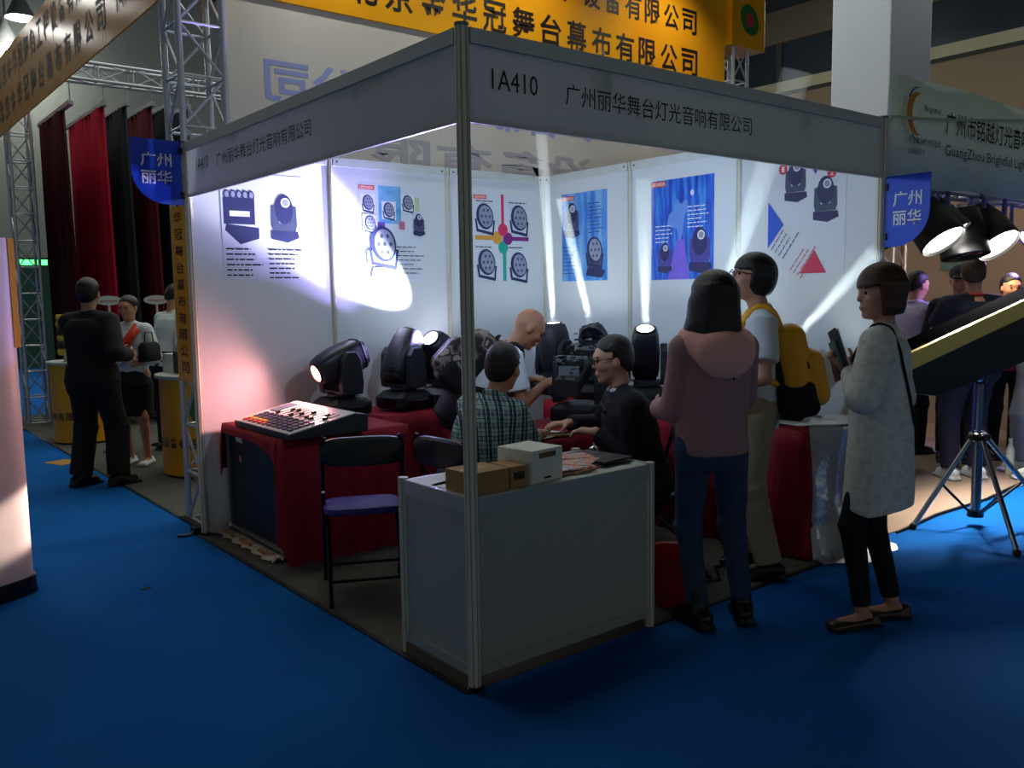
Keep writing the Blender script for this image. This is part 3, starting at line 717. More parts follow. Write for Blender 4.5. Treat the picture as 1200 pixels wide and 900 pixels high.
text('司公限有布幕台舞'[::-1], wb, GHOST, (x0, YW-.001, z0), (1, 0, 0), (0, 0, 1), .31, 3.2, name='ghost_lettering', mirror=True, fat=.02)
text('设备有限', wb, M('ghost_grey', (170, 166, 172), .8, var=.03), (1.55, YW-.001, 2.52), (1, 0, 0), (0, 0, 1), .26, 2.4, name='ghost_lettering', mirror=True, fat=.02)
bn = thing('banner', 'orange banner with two lines of black Chinese characters on the backdrop', 'banner', (0, 0, 0), group='orange banners of the curtain stand')
MB().box((.42, YW-.03, sc(0, 3.52)[1]), (5.85, YW-.005, 4.80)).build('vinyl', ORANGE, bn)
line = '北京金华冠舞台幕布有限公司'
for i, ch in enumerate(line):
    xc, zc = sc(1.36+.2985*i, 3.615); text(ch, bn, BANK, (xc, YW-.031, zc), (1, 0, 0), (0, 0, 1), .262, .25, name='character', fat=.018, center=True)
for i, ch in enumerate('程设备有限公司'):
    xc, zc = sc(4.94-.262*(6-i), 4.005); text(ch, bn, BANK, (xc, YW-.031, zc), (1, 0, 0), (0, 0, 1), .24, .225, name='character', fat=.018, center=True)
bl = thing('banner', 'long glossy orange banner overhead at the far left with lamp reflections', 'banner', (0, 0, 0), group='orange banners of the curtain stand')
for k in range(4):
    ya = 3.2+k*1.65; MB().box((.05, ya, 3.505), (.062, ya+1.64, 4.34)).build('vinyl_panel', ORANGEG, bl)
for i, ch in enumerate(line):
    text(ch, bl, BANK, (.0495, 9.3-.37*i, 3.62), (0, -1, 0), (0, 0, 1), .26, .25, name='character', fat=.018, center=True)
for i, ch in enumerate('北京金华冠舞台工程设备有限公司'):
    text(ch, bl, BANK, (.0495, 9.3-.32*i, 4.0), (0, -1, 0), (0, 0, 1), .25, .24, name='character', fat=.018, center=True)
text('1A40', bl, BANK, (.0495, 4.42, 3.66), (0, -1, 0), (0, 0, 1), .16, .34, name='stand_number')
lb = thing('logo_box', 'small orange box with a green and red round logo on the far truss', 'sign', (6.13, 3.42, 4.105))
MB().box((-.28, -.16, 0), (.30, .2, .55)).build('box', ORANGE, lb, bevel=.01)
MB().lathe([(.17, 0), (.17, .006), (1e-5, .006)], (.02, -.16, .29), (0, -1, 0), 28, sx=.82).build('green_disc', M('logo_green', (38, 110, 52), .5, var=.05), lb)
MB().lathe([(.075, 0), (.075, .004), (1e-5, .004)], (.02, -.166, .29), (0, -1, 0), 20, sx=.9).build('red_mark', M('logo_red', (190, 60, 40), .5, var=.05), lb)
for k, x in enumerate((1.2, 3.0, 4.8)): arm_spot((x, YW-.02, 4.82), (x, YW-.03, 3.3), 60, (1.0, .96, .86), f'added unseen arm spotlight reaching out over the orange banner, {("left one", "middle one", "right one")[k]}', -.9 if 0 else .9, 'added spotlights over the orange banner', .05)  # lamps added out of view to brighten the banner and backdrop
# orange strip sign on the tower
st = thing('strip_sign', 'narrow vertical orange sign with black characters hung on the truss tower', 'sign', (.03, 3.25, 0))
MB().box((-.003, -.135, .985), (.003, .15, 2.14)).build('vinyl', ORANGE, st)
for i, ch in enumerate('华冠舞台幕布有限公司'):
    text(ch, st, BANK, (-.0035, .005, 2.03-.1095*i), (0, -1, 0), (0, 0, 1), .075, .15, name='character', fat=.012, center=True)
# curtains on rails
def curtain(x, y0, y1, top, mat, label, amp=.05, wl=.16):
    t = thing('stage_curtain', label, 'curtain', (x, y0, 0), group='sample stage curtains')
    n = int((y1-y0)/wl*10); vs = []; fs = []
    for k, z in enumerate((.12, .8, 1.6, 2.6, top)):
        for i in range(n+1):
            q = i/n*(y1-y0); ph = 2*PI*q/wl; a = amp*(1.1-.35*k/4)
            vs.append((a*math.sin(ph+.4*math.sin(q*5))+.012*math.sin(7*q+k), q+.25*a*math.sin(2*ph), z))
    for k in range(4):
        for i in range(n): fs.append((k*(n+1)+i, k*(n+1)+i+1, (k+1)*(n+1)+i+1, (k+1)*(n+1)+i))
    m = MB().add(vs, fs); o = m.build('cloth', mat, t, 'all'); md = o.modifiers.new('th', 'SOLIDIFY'); md.thickness = .006
    MB().box((-.03, 8.36-y0, top), (.03, y1-y0+.1, top+.05)).build('rail', TRUSS, t, bevel=.005)
    for i in range(5): MB().box((-.008, .1+(y1-y0-.2)*i/4-.008, top-.03), (.008, .1+(y1-y0-.2)*i/4+.008, top)).build('hook', ALU, t)
    bar('hanger', (0, 8.395-y0, top+.05), (0, 8.395-y0, 4.0), .008, TRUSS, t)
VEL = dict(rough=.85, var=.25, scale=5, spec=.15)
curtain(.95, 8.45, 10.1, 3.77, M('crimson_velvet', (150, 16, 40), **VEL), 'bright crimson stage curtain hanging from a rail')
curtain(.59, 8.75, 9.95, 3.74, M('maroon_velvet', (62, 18, 26), **VEL), 'dark maroon stage curtain at the far left of the row')
curtain(1.20, 8.45, 10.1, 3.80, M('slate_velvet', (34, 38, 46), **VEL), 'slate black stage curtain next to the crimson one')
curtain(1.49, 8.45, 10.1, 3.83, M('wine_velvet', (84, 22, 32), **VEL), 'wine red stage curtain between two black ones')
curtain(1.70, 8.45, 10.1, 3.85, M('black_velvet', (24, 24, 30), **VEL), 'black stage curtain nearest the truss tower')
curtain(1.92, 8.45, 10.1, 3.85, M('black_velvet'), 'second black stage curtain, behind the strip sign')
# long back drape of the stand
def drape_wall(name, label, a, b, zt, mat, wl=.22, amp=.04):
    a, b = Vector(a), Vector(b); d = b-a; n = int(d.length/wl*10); nx = Vector((-d.y, d.x, 0)).normalized(); vs = []; fs = []
    for z in (.02, zt):
        for i in range(n+1):
            q = i/n; p = a+d*q+nx*(amp*math.sin(2*PI*q*d.length/wl+.6*math.sin(q*23))); vs.append((p.x, p.y, z))
    for i in range(n): fs.append((i, i+1, n+2+i, n+1+i))
    o = MB().add(vs, fs).build(name, mat, None, 'all'); md = o.modifiers.new('th', 'SOLIDIFY'); md.thickness = .01
    tag(o, label, 'curtain'); return o
drape_wall('backdrop_curtain', 'deep maroon drape closing the back of the curtain stand', (2.2, 9.6, 0), (5.7, 9.6, 0), 3.4, M('maroon_velvet'))
OV = M('oval_white', (214, 222, 214), .5, var=.05)
for x, y, lab in ((.445, 6.72, 'left of the sash woman'), (.933, 6.80, 'between the white shirt and the strip sign'), (1.16, 6.95, 'half hidden by the orange strip sign')):
    t = thing('oval_sign', f'white oval sign on a stand, {lab}', 'sign', (x, y, 0), group='oval signs before the drapes')
    dv = (Vector(CAM['loc'])-Vector((x, y, 1.54))); dv.z = 0
    MB().lathe([(.125, 0), (.125, .012), (1e-5, .012)], (0, 0, 1.53), dv, 28, sx=1., sy=.38, ref=(-dv.y, dv.x, 0)).build('plate', OV, t)
    d2 = dv.normalized()*.014; ex = Vector((-dv.y, dv.x, 0)).normalized()
    MB().obox(d2+Vector((0, 0, 1.525)), ex*.08, d2*.1, (0, 0, .004)).build('red_stroke', M('logo_red'), t)
    bar('pole', (0, 0, .01), (0, 0, 1.5), .012, ALU, t); MB().lathe([(.14, 0), (.14, .012), (.02, .02)], n=20).build('base', BLACKM, t)
# ------------------------------------------------------------------ white counter at the front corner
ct = thing('display_counter', 'white panel counter with aluminium edges at the front corner', 'counter', (0, 0, 0))
for p in ((1.0, 0), (0, .49), (1.0, .49)): post('post', (*p, .005), .765, parent=ct, r=.022)
MB().box((.024, -.006, .10), (.978, .004, .70)).build('front_panel', CREAM, ct); MB().box((-.004, .024, .10), (.006, .468, .70)).build('side_panel', CREAM, ct)
MB().box((.996, .024, .10), (1.004, .468, .70)).build('side_panel', CREAM, ct)
RG = M('rail_pale', (168, 174, 166), .4, metal=.25, var=.03)
for z0, z1, nm in ((.70, .765, 'top_rail'), (.055, .10, 'bottom_rail')):
    MB().box((.024, -.014, z0), (.978, .012, z1)).build(nm, RG, ct, bevel=.002); MB().box((-.012, .024, z0), (.012, .468, z1)).build(nm, RG, ct, bevel=.002)
    MB().box((.988, .024, z0), (1.012, .468, z1)).build(nm, RG, ct, bevel=.002)
MB().box((.012, .014, .745), (.988, .478, .763)).build('top_board', M('counter_top', (206, 214, 220), .35, var=.04), ct)
MB().box((-.02, .02, .005), (.03, .47, .055)).build('plinth', M('brown_skirting', (96, 84, 72), .7, var=.2), ct)
CARD = M('cardboard', (168, 128, 84), .8, var=.1, scale=9); WCARD = M('white_card', (226, 228, 220), .6, var=.04)
def carton(label, c, sx, sy, h, rz, mat, extra=None, grp='cartons on the counter'):
    t = thing('carton', label, 'box', c, R(rz), grp)
    MB().box((-sx/2, -sy/2, 0), (sx/2, sy/2, h*.98)).build('body', mat, t, bevel=.002)
    MB().box((-sx/2, -sy/2, h*.98), (sx/2, -.002, h)).build('flap', mat, t); MB().box((-sx/2, .002, h*.98), (sx/2, sy/2, h)).build('flap', mat, t)
    if extra: extra(t)
    return t
carton('longer brown cardboard carton beside the corner post on the counter', (.115, .115, .764), .19, .17, .085, 0, CARD,
       lambda t: MB().box((-.09, -.02, .0851), (.09, .02, .0857)).build('tape', M('packing_tape', (190, 160, 110), .25), t))
carton('short brown carton with a dark print touching the white carton', (.262, .10, .764), .085, .14, .085, 0, CARD,
       lambda t: MB().box((-.028, -.0712, .03), (.028, -.0702, .062)).build('dark_print', M('print_brown', (50, 32, 24), .6), t))
def wc(t):
    MB().box((-.05, -.1012, .10), (.05, -.1, .122)).build('hand_slot', M('slot_brown', (110, 92, 66), .8), t)
    MB().box((-.02, -.1012, .012), (.02, -.1, .02)).build('print_mark', INK, t)
carton('white carton with a brown hand slot in the middle of the counter', (.408, .135, .764), .185, .20, .135, 6, WCARD, wc)
def sheet(name, label, cat, c, sx, sy, rz, mat, th=.002, group=None):
    o = MB().box((-sx/2, -sy/2, 0), (sx/2, sy/2, th)).build(name, mat); o.location = c; o.rotation_euler = (0, 0, R(rz)); return tag(o, label, cat, group)
PAPER = M('white_paper', (226, 232, 236), .6, var=.03)
sheet('paper_sheet', 'white paper sheet lying behind the brown carton on the counter', 'paper', (.20, .37, .764), .42, .18, 3, PAPER)
sheet('paper_sheet', 'white paper sheet at the corner-post end of the counter top', 'paper', (.07, .25, .764), .10, .12, 12, PAPER)
FLY = pattern('flyer_print', lambda nt, v: ramp(nt, noise(nt, v, 14, 2), [(.25, (60, 84, 140)), (.42, (214, 206, 206)), (.52, (222, 120, 70)), (.62, (232, 200, 170)), (.75, (190, 60, 66))]), .35)
DFLY = pattern('flyer_dark', lambda nt, v: ramp(nt, noise(nt, v, 18, 3), [(.3, (30, 34, 44)), (.6, (70, 66, 70)), (.8, (140, 120, 110))]), .4)
for i in range(6):
    sheet('brochure', f'glossy dark brochure in the pile at the right end, {"topmost" if i == 5 else "in the lower pile"}', 'brochure', (.865+.008*math.sin(i*2), .22+.014*math.cos(i*3), .764+.0042*i), .20, .27, 8*math.sin(i*1.7), DFLY, .004, 'brochures on the counter')
for i in range(6):
    sheet('brochure', ['glossy red and white brochure on the middle pile of the counter, topmost', 'glossy orange brochure in the middle pile of the counter'][i != 5], 'brochure', (.63+.02*math.sin(i*2.3), .21+.02*math.cos(i*2), .764+.0042*i), .21, .29, 25*math.sin(i*1.3)-10, FLY, .004, 'brochures on the counter')
for i, (x_, y_, a_) in enumerate(((.72, .16, 30), (.76, .27, -20), (.70, .33, 65))):
    sheet('brochure', ['glossy brochure fanned out nearest the front edge of the counter', 'glossy brochure fanned out over both piles', 'glossy brochure fanned out nearest the meeting table'][i], 'brochure', (x_, y_, .7895+.002*i), .19, .13, a_, FLY, .0015, 'brochures on the counter')
sheet('paper_sheet', 'white leaflet lying on top of the orange brochures', 'paper', (.60, .37, .7895), .15, .10, 20, PAPER, .0015)
t = thing('table_bell', 'small metal bell at the right end of the counter', 'bell', (.97, .33, .763))
MB().lathe([(.03, 0), (.03, .008), (.024, .012)], n=16).build('base', BLACKM, t); MB().lathe([(.026, .013), (.024, .03), (.012, .042), (1e-5, .044)], n=16).build('dome', M('chrome', (220, 220, 224), .12, metal=1., var=0), t, 'auto'); bar('plunger', (0, 0, .043), (0, 0, .056), .004, ALU, t)
CHROME = M('chrome')
# ------------------------------------------------------------------ draped tables
REDV = M('red_velvet', (134, 12, 34), .72, var=.28, scale=4, bump=.15, bscale=60, spec=.25)
def drape(name, x0, x1, y0, y1, z, drops, mat, parent, amp=.022, wl=.17, n=150, rows=9, sub=.006):
    """cloth over a rectangle; drops(s, side) gives how far it hangs along the outline (side 0 = -y, 1 = +x, 2 = +y, 3 = -x)"""
    per = []; ln = [x1-x0, y1-y0, x1-x0, y1-y0]; tot = sum(ln)
    for i in range(n):
        d = tot*i/n; k = 0
        while d > ln[k]: d -= ln[k]; k += 1
        f_ = d/ln[k]
        p = [(x0+d, y0), (x1, y0+d), (x1-d, y1), (x0, y1-d)][k]; nx = [(0, -1), (1, 0), (0, 1), (-1, 0)][k]
        per.append((p, nx, k, f_, tot*i/n))
    vs, fs = [], []
    cx, cy = (x0+x1)/2, (y0+y1)/2; inner = 6
    for r in range(inner):
        t_ = r/inner
        for p, nx, k, f_, s_ in per: vs.append((cx+(p[0]-cx)*t_, cy+(p[1]-cy)*t_, z+.004*math.sin(p[0]*19*t_+p[1]*13)*t_))
    for r in range(rows):
        t_ = r/(rows-1)
        for p, nx, k, f_, s_ in per:
            dr = drops(f_, k); fl = min(1, t_*1.6)*amp*min(1, dr/.25); ph = 2*PI*s_/wl+.8*math.sin(s_*3.1)
            o = .004+.015*min(1, t_*3)+fl*(1+math.sin(ph))*(.6+.4*math.sin(s_*1.7))
            vs.append((p[0]+nx[0]*o, p[1]+nx[1]*o, z-max(0, t_*dr-(.0 if t_ else 0))-(0 if t_ else -.001)))
    R_ = inner+rows
    for r in range(R_-1):
        for i in range(n): fs.append((r*n+i, r*n+(i+1) % n, (r+1)*n+(i+1) % n, (r+1)*n+i))
    o = MB().add(vs, fs).build(name, mat, parent, 'all'); return o
fc = thing('flight_case', 'black flight case with aluminium edges under the red velvet by the left post', 'flight case', (.14, 1.98, .005))
CASEB = M('case_laminate', (17, 22, 30), .45, var=.12)
cw, cdp, chh = .78, .88, .72
MB().box((.01, .01, .07), (cw-.01, cdp-.01, chh-.02)).build('body', CASEB, fc)
for a, b in (((0,0,.06),(0,cdp,.06)),((0,0,chh-.02),(0,cdp,chh-.02)),((0,0,.06),(0,0,chh-.02)),((0,cdp,.06),(0,cdp,chh-.02)),((0,0,.06),(cw,0,.06)),((0,0,chh-.02),(cw,0,chh-.02)),((cw,0,.06),(cw,0,chh-.02))):
    lo_ = [min(i, j)-.012 for i, j in zip(a, b)]; hi_ = [max(i, j)+.012 for i, j in zip(a, b)]
    MB().box(lo_, hi_).build('edge_extrusion', M('case_edge', (150, 154, 152), .35, metal=.8), fc, bevel=.003)
for y in (0, cdp):
    for z in (.06, chh-.02): MB().sphere((-.002, y, z), .028, 12, 8).build('corner_ball', M('case_edge'), fc, 'all')
for y in (.1, cdp-.1):
    for x in (.1, cw-.1): MB().lathe([(.032, -.015), (.032, .015)], (x, y, .032), (1, 0, 0), 16).build('caster', BLACK, fc, 'auto')
MB().lathe([(.022, 0), (.022, .002), (1e-5, .002)], (.0095, .70, .52), (-1, 0, 0), 18).build('red_sticker', M('sticker_red', (214, 96, 104), .5), fc)
MB().box((.006, .66, .625), (.0095, .76, .675)).build('label_scrap', M('label_white', (196, 200, 196), .6), fc)
tc = thing('velvet_cloth', 'red velvet cloth draped over the flight case under the mixing console', 'cloth', (0, 0, 0), group='red velvet table cloths')
def dA(f_, k):
    if k == 0: return .74
    if k == 1: return .74
    if k == 2: return .30
    # -x side runs from +y to -y : strip at the wall end, short valance, swag to the floor at the corner
    q = f_
    return .34 if q < .035 else (.055+.20*max(0, q-.55)**2*3.2 if q < .93 else .62)
drape('cloth', .115, .945, 1.955, 2.885, .735, dA, REDV, tc, n=260, rows=12)
tb = thing('side_table', 'narrow trestle table under red velvet along the left wall', 'table', (0, 0, 0), group='draped tables')
MB().box((1.04, 2.42, .70), (2.25, 2.87, .728)).build('top', CARD, tb)
for x in (1.09, 2.18):
    for y in (2.47, 2.82): bar('leg', (x, y, .005), (x, y, .70), .015, BLACKM, tb)
t = thing('velvet_cloth', 'red velvet cloth over the narrow table below the unlit moving head', 'cloth', (0, 0, 0), group='red velvet table cloths')
drape('cloth', 1.02, 2.27, 2.40, 2.885, .735, lambda f_, k: .71, REDV, t, n=240)
tb = thing('side_table', 'long trestle table under red velvet along the back wall', 'table', (0, 0, 0), group='draped tables')
MB().box((2.40, .12, .70), (2.87, 2.31, .728)).build('top', CARD, tb)
for x in (2.45, 2.85):
    for y in (.2, 2.3): bar('leg', (x, y, .005), (x, y, .70), .015, BLACKM, tb)
t = thing('velvet_cloth', 'red velvet cloth over the back table, its end wrapped in clear plastic', 'cloth', (0, 0, 0), group='red velvet table cloths')
drape('cloth', 2.385, 2.885, .10, 2.33, .735, lambda f_, k: .72, REDV, t, n=280)
# clear plastic sheet over the near end of the back table
PL = bpy.data.materials.new('clear_plastic'); PL.use_nodes = True; nt = PL.node_tree; nt.nodes.clear()
out = nt.nodes.new('ShaderNodeOutputMaterial'); tr = nt.nodes.new('ShaderNodeBsdfTransparent'); gl = nt.nodes.new('ShaderNodeBsdfGlossy'); df = nt.nodes.new('ShaderNodeBsdfDiffuse'); tl = nt.nodes.new('ShaderNodeBsdfTranslucent')
gl.inputs['Roughness'].default_value = .4; df.inputs[0].default_value = (.66, .72, .72, 1); tl.inputs[0].default_value = (.66, .72, .72, 1)
m1 = nt.nodes.new('ShaderNodeMixShader'); m2 = nt.nodes.new('ShaderNodeMixShader'); m3 = nt.nodes.new('ShaderNodeMixShader'); fr = nt.nodes.new('ShaderNodeFresnel'); fr.inputs[0].default_value = 1.5
tcn = nt.nodes.new('ShaderNodeTexCoord'); ns = nt.nodes.new('ShaderNodeTexNoise'); ns.inputs['Scale'].default_value = 9; nt.links.new(tcn.outputs['Object'], ns.inputs['Vector'])
bp = nt.nodes.new('ShaderNodeBump'); bp.inputs['Strength'].default_value = .35; bp.inputs['Distance'].default_value = .05; nt.links.new(ns.outputs['Fac'], bp.inputs['Height'])
for n_ in (gl, df, fr): nt.links.new(bp.outputs[0], n_.inputs['Normal'])
m3.inputs[0].default_value = .4; nt.links.new(df.outputs[0], m3.inputs[1]); nt.links.new(tl.outputs[0], m3.inputs[2])
m1.inputs[0].default_value = .74; nt.links.new(tr.outputs[0], m1.inputs[1]); nt.links.new(m3.outputs[0], m1.inputs[2])
nt.links.new(fr.outputs[0], m2.inputs[0]); nt.links.new(m1.outputs[0], m2.inputs[1]); nt.links.new(gl.outputs[0], m2.inputs[2]); nt.links.new(m2.outputs[0], out.inputs['Surface'])
t = thing('plastic_sheet', 'crumpled clear plastic sheet hanging over the near end of the back table', 'plastic sheet', (0, 0, 0))
vs, fs = [], []; nu, nv = 60, 30
for j in range(nv+1):
    for i in range(nu+1):
        q = i/nu; v_ = j/nv
        # runs around the table's near end: from the x=2.33 side to beyond the post
        x = 2.42+q*.62; y = .02-.05*math.sin(q*PI)+.25*max(0, .25-q)
        if v_ < .2: z = .765+.012*math.sin(q*17); y += .30*(1-v_/.2)
        else: z = .765*(1-(v_-.2)/.8)+.012
        y -= max(0, v_-.82)*.75+.022*math.sin(q*14+v_*3)*v_+.014*math.sin(q*9-v_*7); x += .02*math.sin(v_*6+q*4)*v_+max(0, v_-.8)*.3*(q-.6)
        if v_ > .86: z = .012+.03*abs(math.sin(q*17+v_*22))*(1-v_)*6
        vs.append((x, y, z))
for j in range(nv):
    for i in range(nu): fs.append((j*(nu+1)+i, j*(nu+1)+i+1, (j+1)*(nu+1)+i+1, (j+1)*(nu+1)+i))
MB().add(vs, fs).build('film', PL, t, 'all')
# second crumple of plastic under the flight case
t = thing('packing_film', 'crumpled packing film and wood offcuts on the carpet before the flight case', 'plastic film', (.06, 2.05, .006))
vs, fs = [], []
for j in range(9):
    for i in range(41): vs.append((j*.016+.012*math.sin(i*.9), i*.022, .004+.030*abs(math.sin(i*.7+j*.8))*math.sin(PI*j/8)+.01*random.random()))
for j in range(8):
    for i in range(40): fs.append((j*41+i, j*41+i+1, (j+1)*41+i+1, (j+1)*41+i))
MB().add(vs, fs).build('film', M('milky_film', (170, 160, 140), .3, var=.15), t, 'all')
for k in range(3): MB().box((.02, .1+.28*k, .0), (.07, .26+.28*k, .03)).build('wood_offcut', M('raw_wood', (150, 118, 84), .8, var=.2), t)
# ------------------------------------------------------------------ mixing console
mc = thing('mixing_console', 'pale lighting console with buttons and faders on the red velvet', 'mixing console', (.12, 1.88, .742), 0)
prof = [(0, 0), (.50, 0), (.50, .10), (.42, .112), (.0, .030)]
MB().prism(prof, (0, .80, 0), (1, 0, 0), (0, 0, 1), (0, -1, 0), .80).build('case', M('console_dark', (40, 42, 46), .5), mc, bevel=.004)
sl = Vector((.42, 0, .082)).normalized(); nn = Vector((-.082, 0, .42)).normalized(); o0 = Vector((0, 0, .030))
def onp(u_, v_, h): return o0+sl*u_+Vector((0, v_, 0))+nn*h
MB().obox(onp(.215, .40, .003), sl*.213, (0, .395, 0), nn*.003).build('face_plate', M('console_cream', (212, 208, 196), .4, var=.05), mc)
FB = M('button_blue', (52, 58, 84), .4); FR = M('button_red', (196, 62, 46), .4); FY = M('button_yellow', (222, 176, 52), .4)
for i in range(5):
    for j in range(10):
        m_ = FR if i == 0 and j > 4 else (FY if i == 1 and j > 5 else FB)
        MB().obox(onp(.04+.034*i, .07+.07*j, .010), sl*.011, (0, .022, 0), nn*.005).build('button', m_, mc)
for j in range(10):
    MB().obox(onp(.285, .06+.06*j, .007), sl*.07, (0, .006, 0), nn*.0015).build('fader_slot', INK, mc); MB().obox(onp(.26+.05*math.sin(j*1.9), .06+.06*j, .014), sl*.012, (0, .013, 0), nn*.007).build('fader_knob', BLACK, mc)
MB().obox(onp(.30, .71, .008), sl*.075, (0, .055, 0), nn*.003).build('screen', M('lcd', (74, 92, 110), .2), mc)

# ------------------------------------------------------------------ moving-head stage lights
def beam_mat(name, dens):
    m = bpy.data.materials.new(name); m.use_nodes = True; nt = m.node_tree; nt.nodes.clear()
    o = nt.nodes.new('ShaderNodeOutputMaterial'); v = nt.nodes.new('ShaderNodeVolumeScatter'); v.inputs['Density'].default_value = dens; v.inputs['Anisotropy'].default_value = .1
    nt.links.new(v.outputs[0], o.inputs['Volume']); return m
HAZE = beam_mat('lit_haze', .40)
LENSD = M('lens_dark', (40, 50, 66), .05, var=0)
HB = M('fixture_black', (26, 28, 36), .42, var=.08); HB2 = M('fixture_dark', (14, 15, 18), .5, var=.05)
def moving_head(label, loc, pan, tilt, lens_rgb=None, estr=0., beam=None, group='moving-head stage lights on the tables', scale=1., flip=False, spill=None):
    """base, two-armed yoke, tapered head with lens; pan/tilt in degrees (tilt 90 = lens straight up)"""
    t = thing('moving_head_light', label, 'stage light', loc, R(pan), group)
    if scale != 1: t.scale = (scale,)*3
    if flip: t.rotation_euler = (PI, 0, R(pan))
    b = MB().loft([(.0, .165, .135), (.012, .175, .145), (.075, .175, .145), (.105, .135, .12), (.115, .12, .11)], (0,0,.012), (0,0,1), (1,0,0), (0,1,0), 28, 5).build('base', HB2, t, 'auto')
    for sx in (-.12, .12):
        for sy in (-.1, .1): MB().lathe([(.018, 0), (.014, .014)], (sx, sy, 0), n=10).build('foot', BLACK, b)
    MB().box((.150, -.05, .035), (.178, .05, .075)).build('display', M('display_glass', (26, 44, 66), .15), b, bevel=.003)
    for q in (-1, 1): MB().tube([(-.07, .142*q, .06), (-.06, .165*q, .065), (.06, .165*q, .065), (.07, .142*q, .06)], .008, 8).build('handle', BLACK, b, 'auto')
    y = MB().lathe([(.085, .125), (.095, .135), (.095, .15), (.08, .16)], n=24).build('yoke', HB, t, 'auto')
    for q in (-1, 1):
        MB().prism([(-.075, .15), (.075, .15), (.085, .22), (.07, .38), (.035, .43), (-.035, .43), (-.07, .38), (-.085, .22)], (0, .128*q-.024, 0), (1, 0, 0), (0, 0, 1), (0, 1, 0), .048).build('arm', HB, y, bevel=.008)
    MB().box((-.07, -.13, .145), (.07, .13, .175)).build('crosspiece', HB, y, bevel=.008)
    a = R(tilt); d = Vector((math.cos(a), 0, math.sin(a))); s_ = Vector((0, 1, 0)); n_ = s_.cross(d)*-1; c = Vector((0, 0, .36))
    hd = MB().loft([(-.185, .06, .06), (-.175, .085, .08), (-.11, .108, .098), (.02, .112, .100), (.12, .100, .094), (.18, .082, .080), (.19, .074, .072)], c, d, n_, s_, 28, 3.6).build('head', HB, t, 'auto')
    for k in (-.15, -.13, -.11): MB().loft([(k, .103, .09), (k+.008, .106, .093)], c, d, n_, s_, 28, 3.6).build('vent_fin', HB2, hd, 'auto')
    MB().lathe([(.062, .186), (.068, .19), (.068, .202), (.058, .202), (.056, .192)], c, d, 28).build('lens_ring', HB2, hd, 'auto')
    lm = M('lens_'+str(lens_rgb)+str(estr), lens_rgb, .1, var=0, emit=estr) if lens_rgb else M('lens_dark', (40, 50, 66), .05, var=0)
    MB().lathe([(.058, .193), (.045, .199), (.02, .203), (1e-5, .204)], c, d, 24).build('lens', lm, hd, 'all')
    if spill:
        li = light('SPOT', 'spill_light', (0, 0, 0), spill[1], spill[0], None, .05, spill[2], 1.); li.parent = t
        li.location = c+d*.22; li.rotation_euler = d.to_track_quat('-Z', 'Y').to_euler()
    if beam:
        col, pw, spot, ln, r0, r1, haze = beam
        li = light('SPOT', 'beam_light', (0, 0, 0), pw, col, None, .02, spot, .6); li.parent = t
        li.location = c+d*.215; li.rotation_euler = d.to_track_quat('-Z', 'Y').to_euler()
        if haze:
            prof_ = [(r0, .21), (r0+(r1-r0)*.5, .21+ln*.5), (r1, .21+ln)]
            MB().lathe(prof_, c, d, 20).build('light_beam', HAZE if haze is True else haze, t, 'auto')
    return t
TZ = .745
moving_head('black moving head with glowing red lens tilted down toward the console', (.82, 2.58, TZ), 183, -20, (255, 150, 130), 14, ((1.0, .70, .62), 420, 11, 1, .05, .2, None), spill=((1.0, .38, .38), 44, 165))
moving_head('black moving head on the narrow table, small lens glinting up-right', (1.33, 2.62, TZ), 12, 62, (235, 245, 255), 9)
moving_head('black moving head with a violet-white lens beside the camouflage backpack', (1.66, 2.60, TZ), 200, 40, (205, 205, 255), 22, ((.45, .36, 1.0), 170, 130, .5, .05, .2, None))
moving_head('black moving head behind the bald man, splashing white light on the left wall', (2.10, 2.62, TZ), 160, 35, (235, 235, 255), 25, ((.74, .74, 1.0), 900, 35, .5, .05, .2, None))
WB = (.80, .95, 1.0)
moving_head('black moving head with a vertical white beam in the back corner', (2.62, 2.46, TZ), 180, 86, (240, 255, 255), 30, (WB, 2600, 8, 1.6, .030, .050, True))
moving_head('black moving head with a white beam leaning left, middle of the back table', (2.64, 2.02, TZ), 122, 77, (240, 255, 255), 30, (WB, 2600, 8, .95, .030, .045, True))
moving_head('black moving head with a bright round lens facing out beside the blue poster', (2.64, 1.53, TZ), 222, 64, (240, 255, 255), 36, (WB, 750, 13, 1.05, .038, .065, True))
moving_head('black moving head hidden behind the woman in the pink hoodie', (2.62, 1.00, TZ), 262, 66, (240, 255, 255), 30, (WB, 800, 12, 1.6, .04, .09, True))
moving_head('black moving head behind the yellow backpack, beam rising to the right post', (2.66, .50, TZ), 256, 39, (240, 255, 255), 30, (WB, 1000, 9, .78, .032, .052, True))
# opened fixture on the centre table
of = thing('opened_stage_light', 'black stage light opened up with shiny parts exposed, inspected by the bald man', 'stage light', (1.80, 1.30, .745), R(20))
MB().loft([(.0, .17, .14), (.012, .18, .15), (.085, .18, .15), (.11, .14, .12)], (0,0,0), (0,0,1), (1,0,0), (0,1,0), 28, 5).build('base', HB2, of, 'auto')
for q in (-1, 1): MB().prism([(-.07, .11), (.07, .11), (.08, .2), (.06, .40), (-.06, .40), (-.08, .2)], (0, .145*q-.02, 0), (1, 0, 0), (0, 0, 1), (0, 1, 0), .04).build('yoke_arm', HB, of, bevel=.008)
for k in range(6):
    MB().box((-.16+.055*k, -.07, .27+.028*k), (-.154+.055*k, .07, .35+.028*k)).build('internal_plate', [M('shiny_steel', (190, 196, 200), .2, metal=.9), HB2][k % 2], of)
MB().loft([(0, .05, .085), (.42, .06, .09)], (-.2, 0, .22), Vector((.86, 0, .5)).normalized(), (0, 0, 1), (0, 1, 0), 20, 5).build('chassis', HB2, of, 'auto')
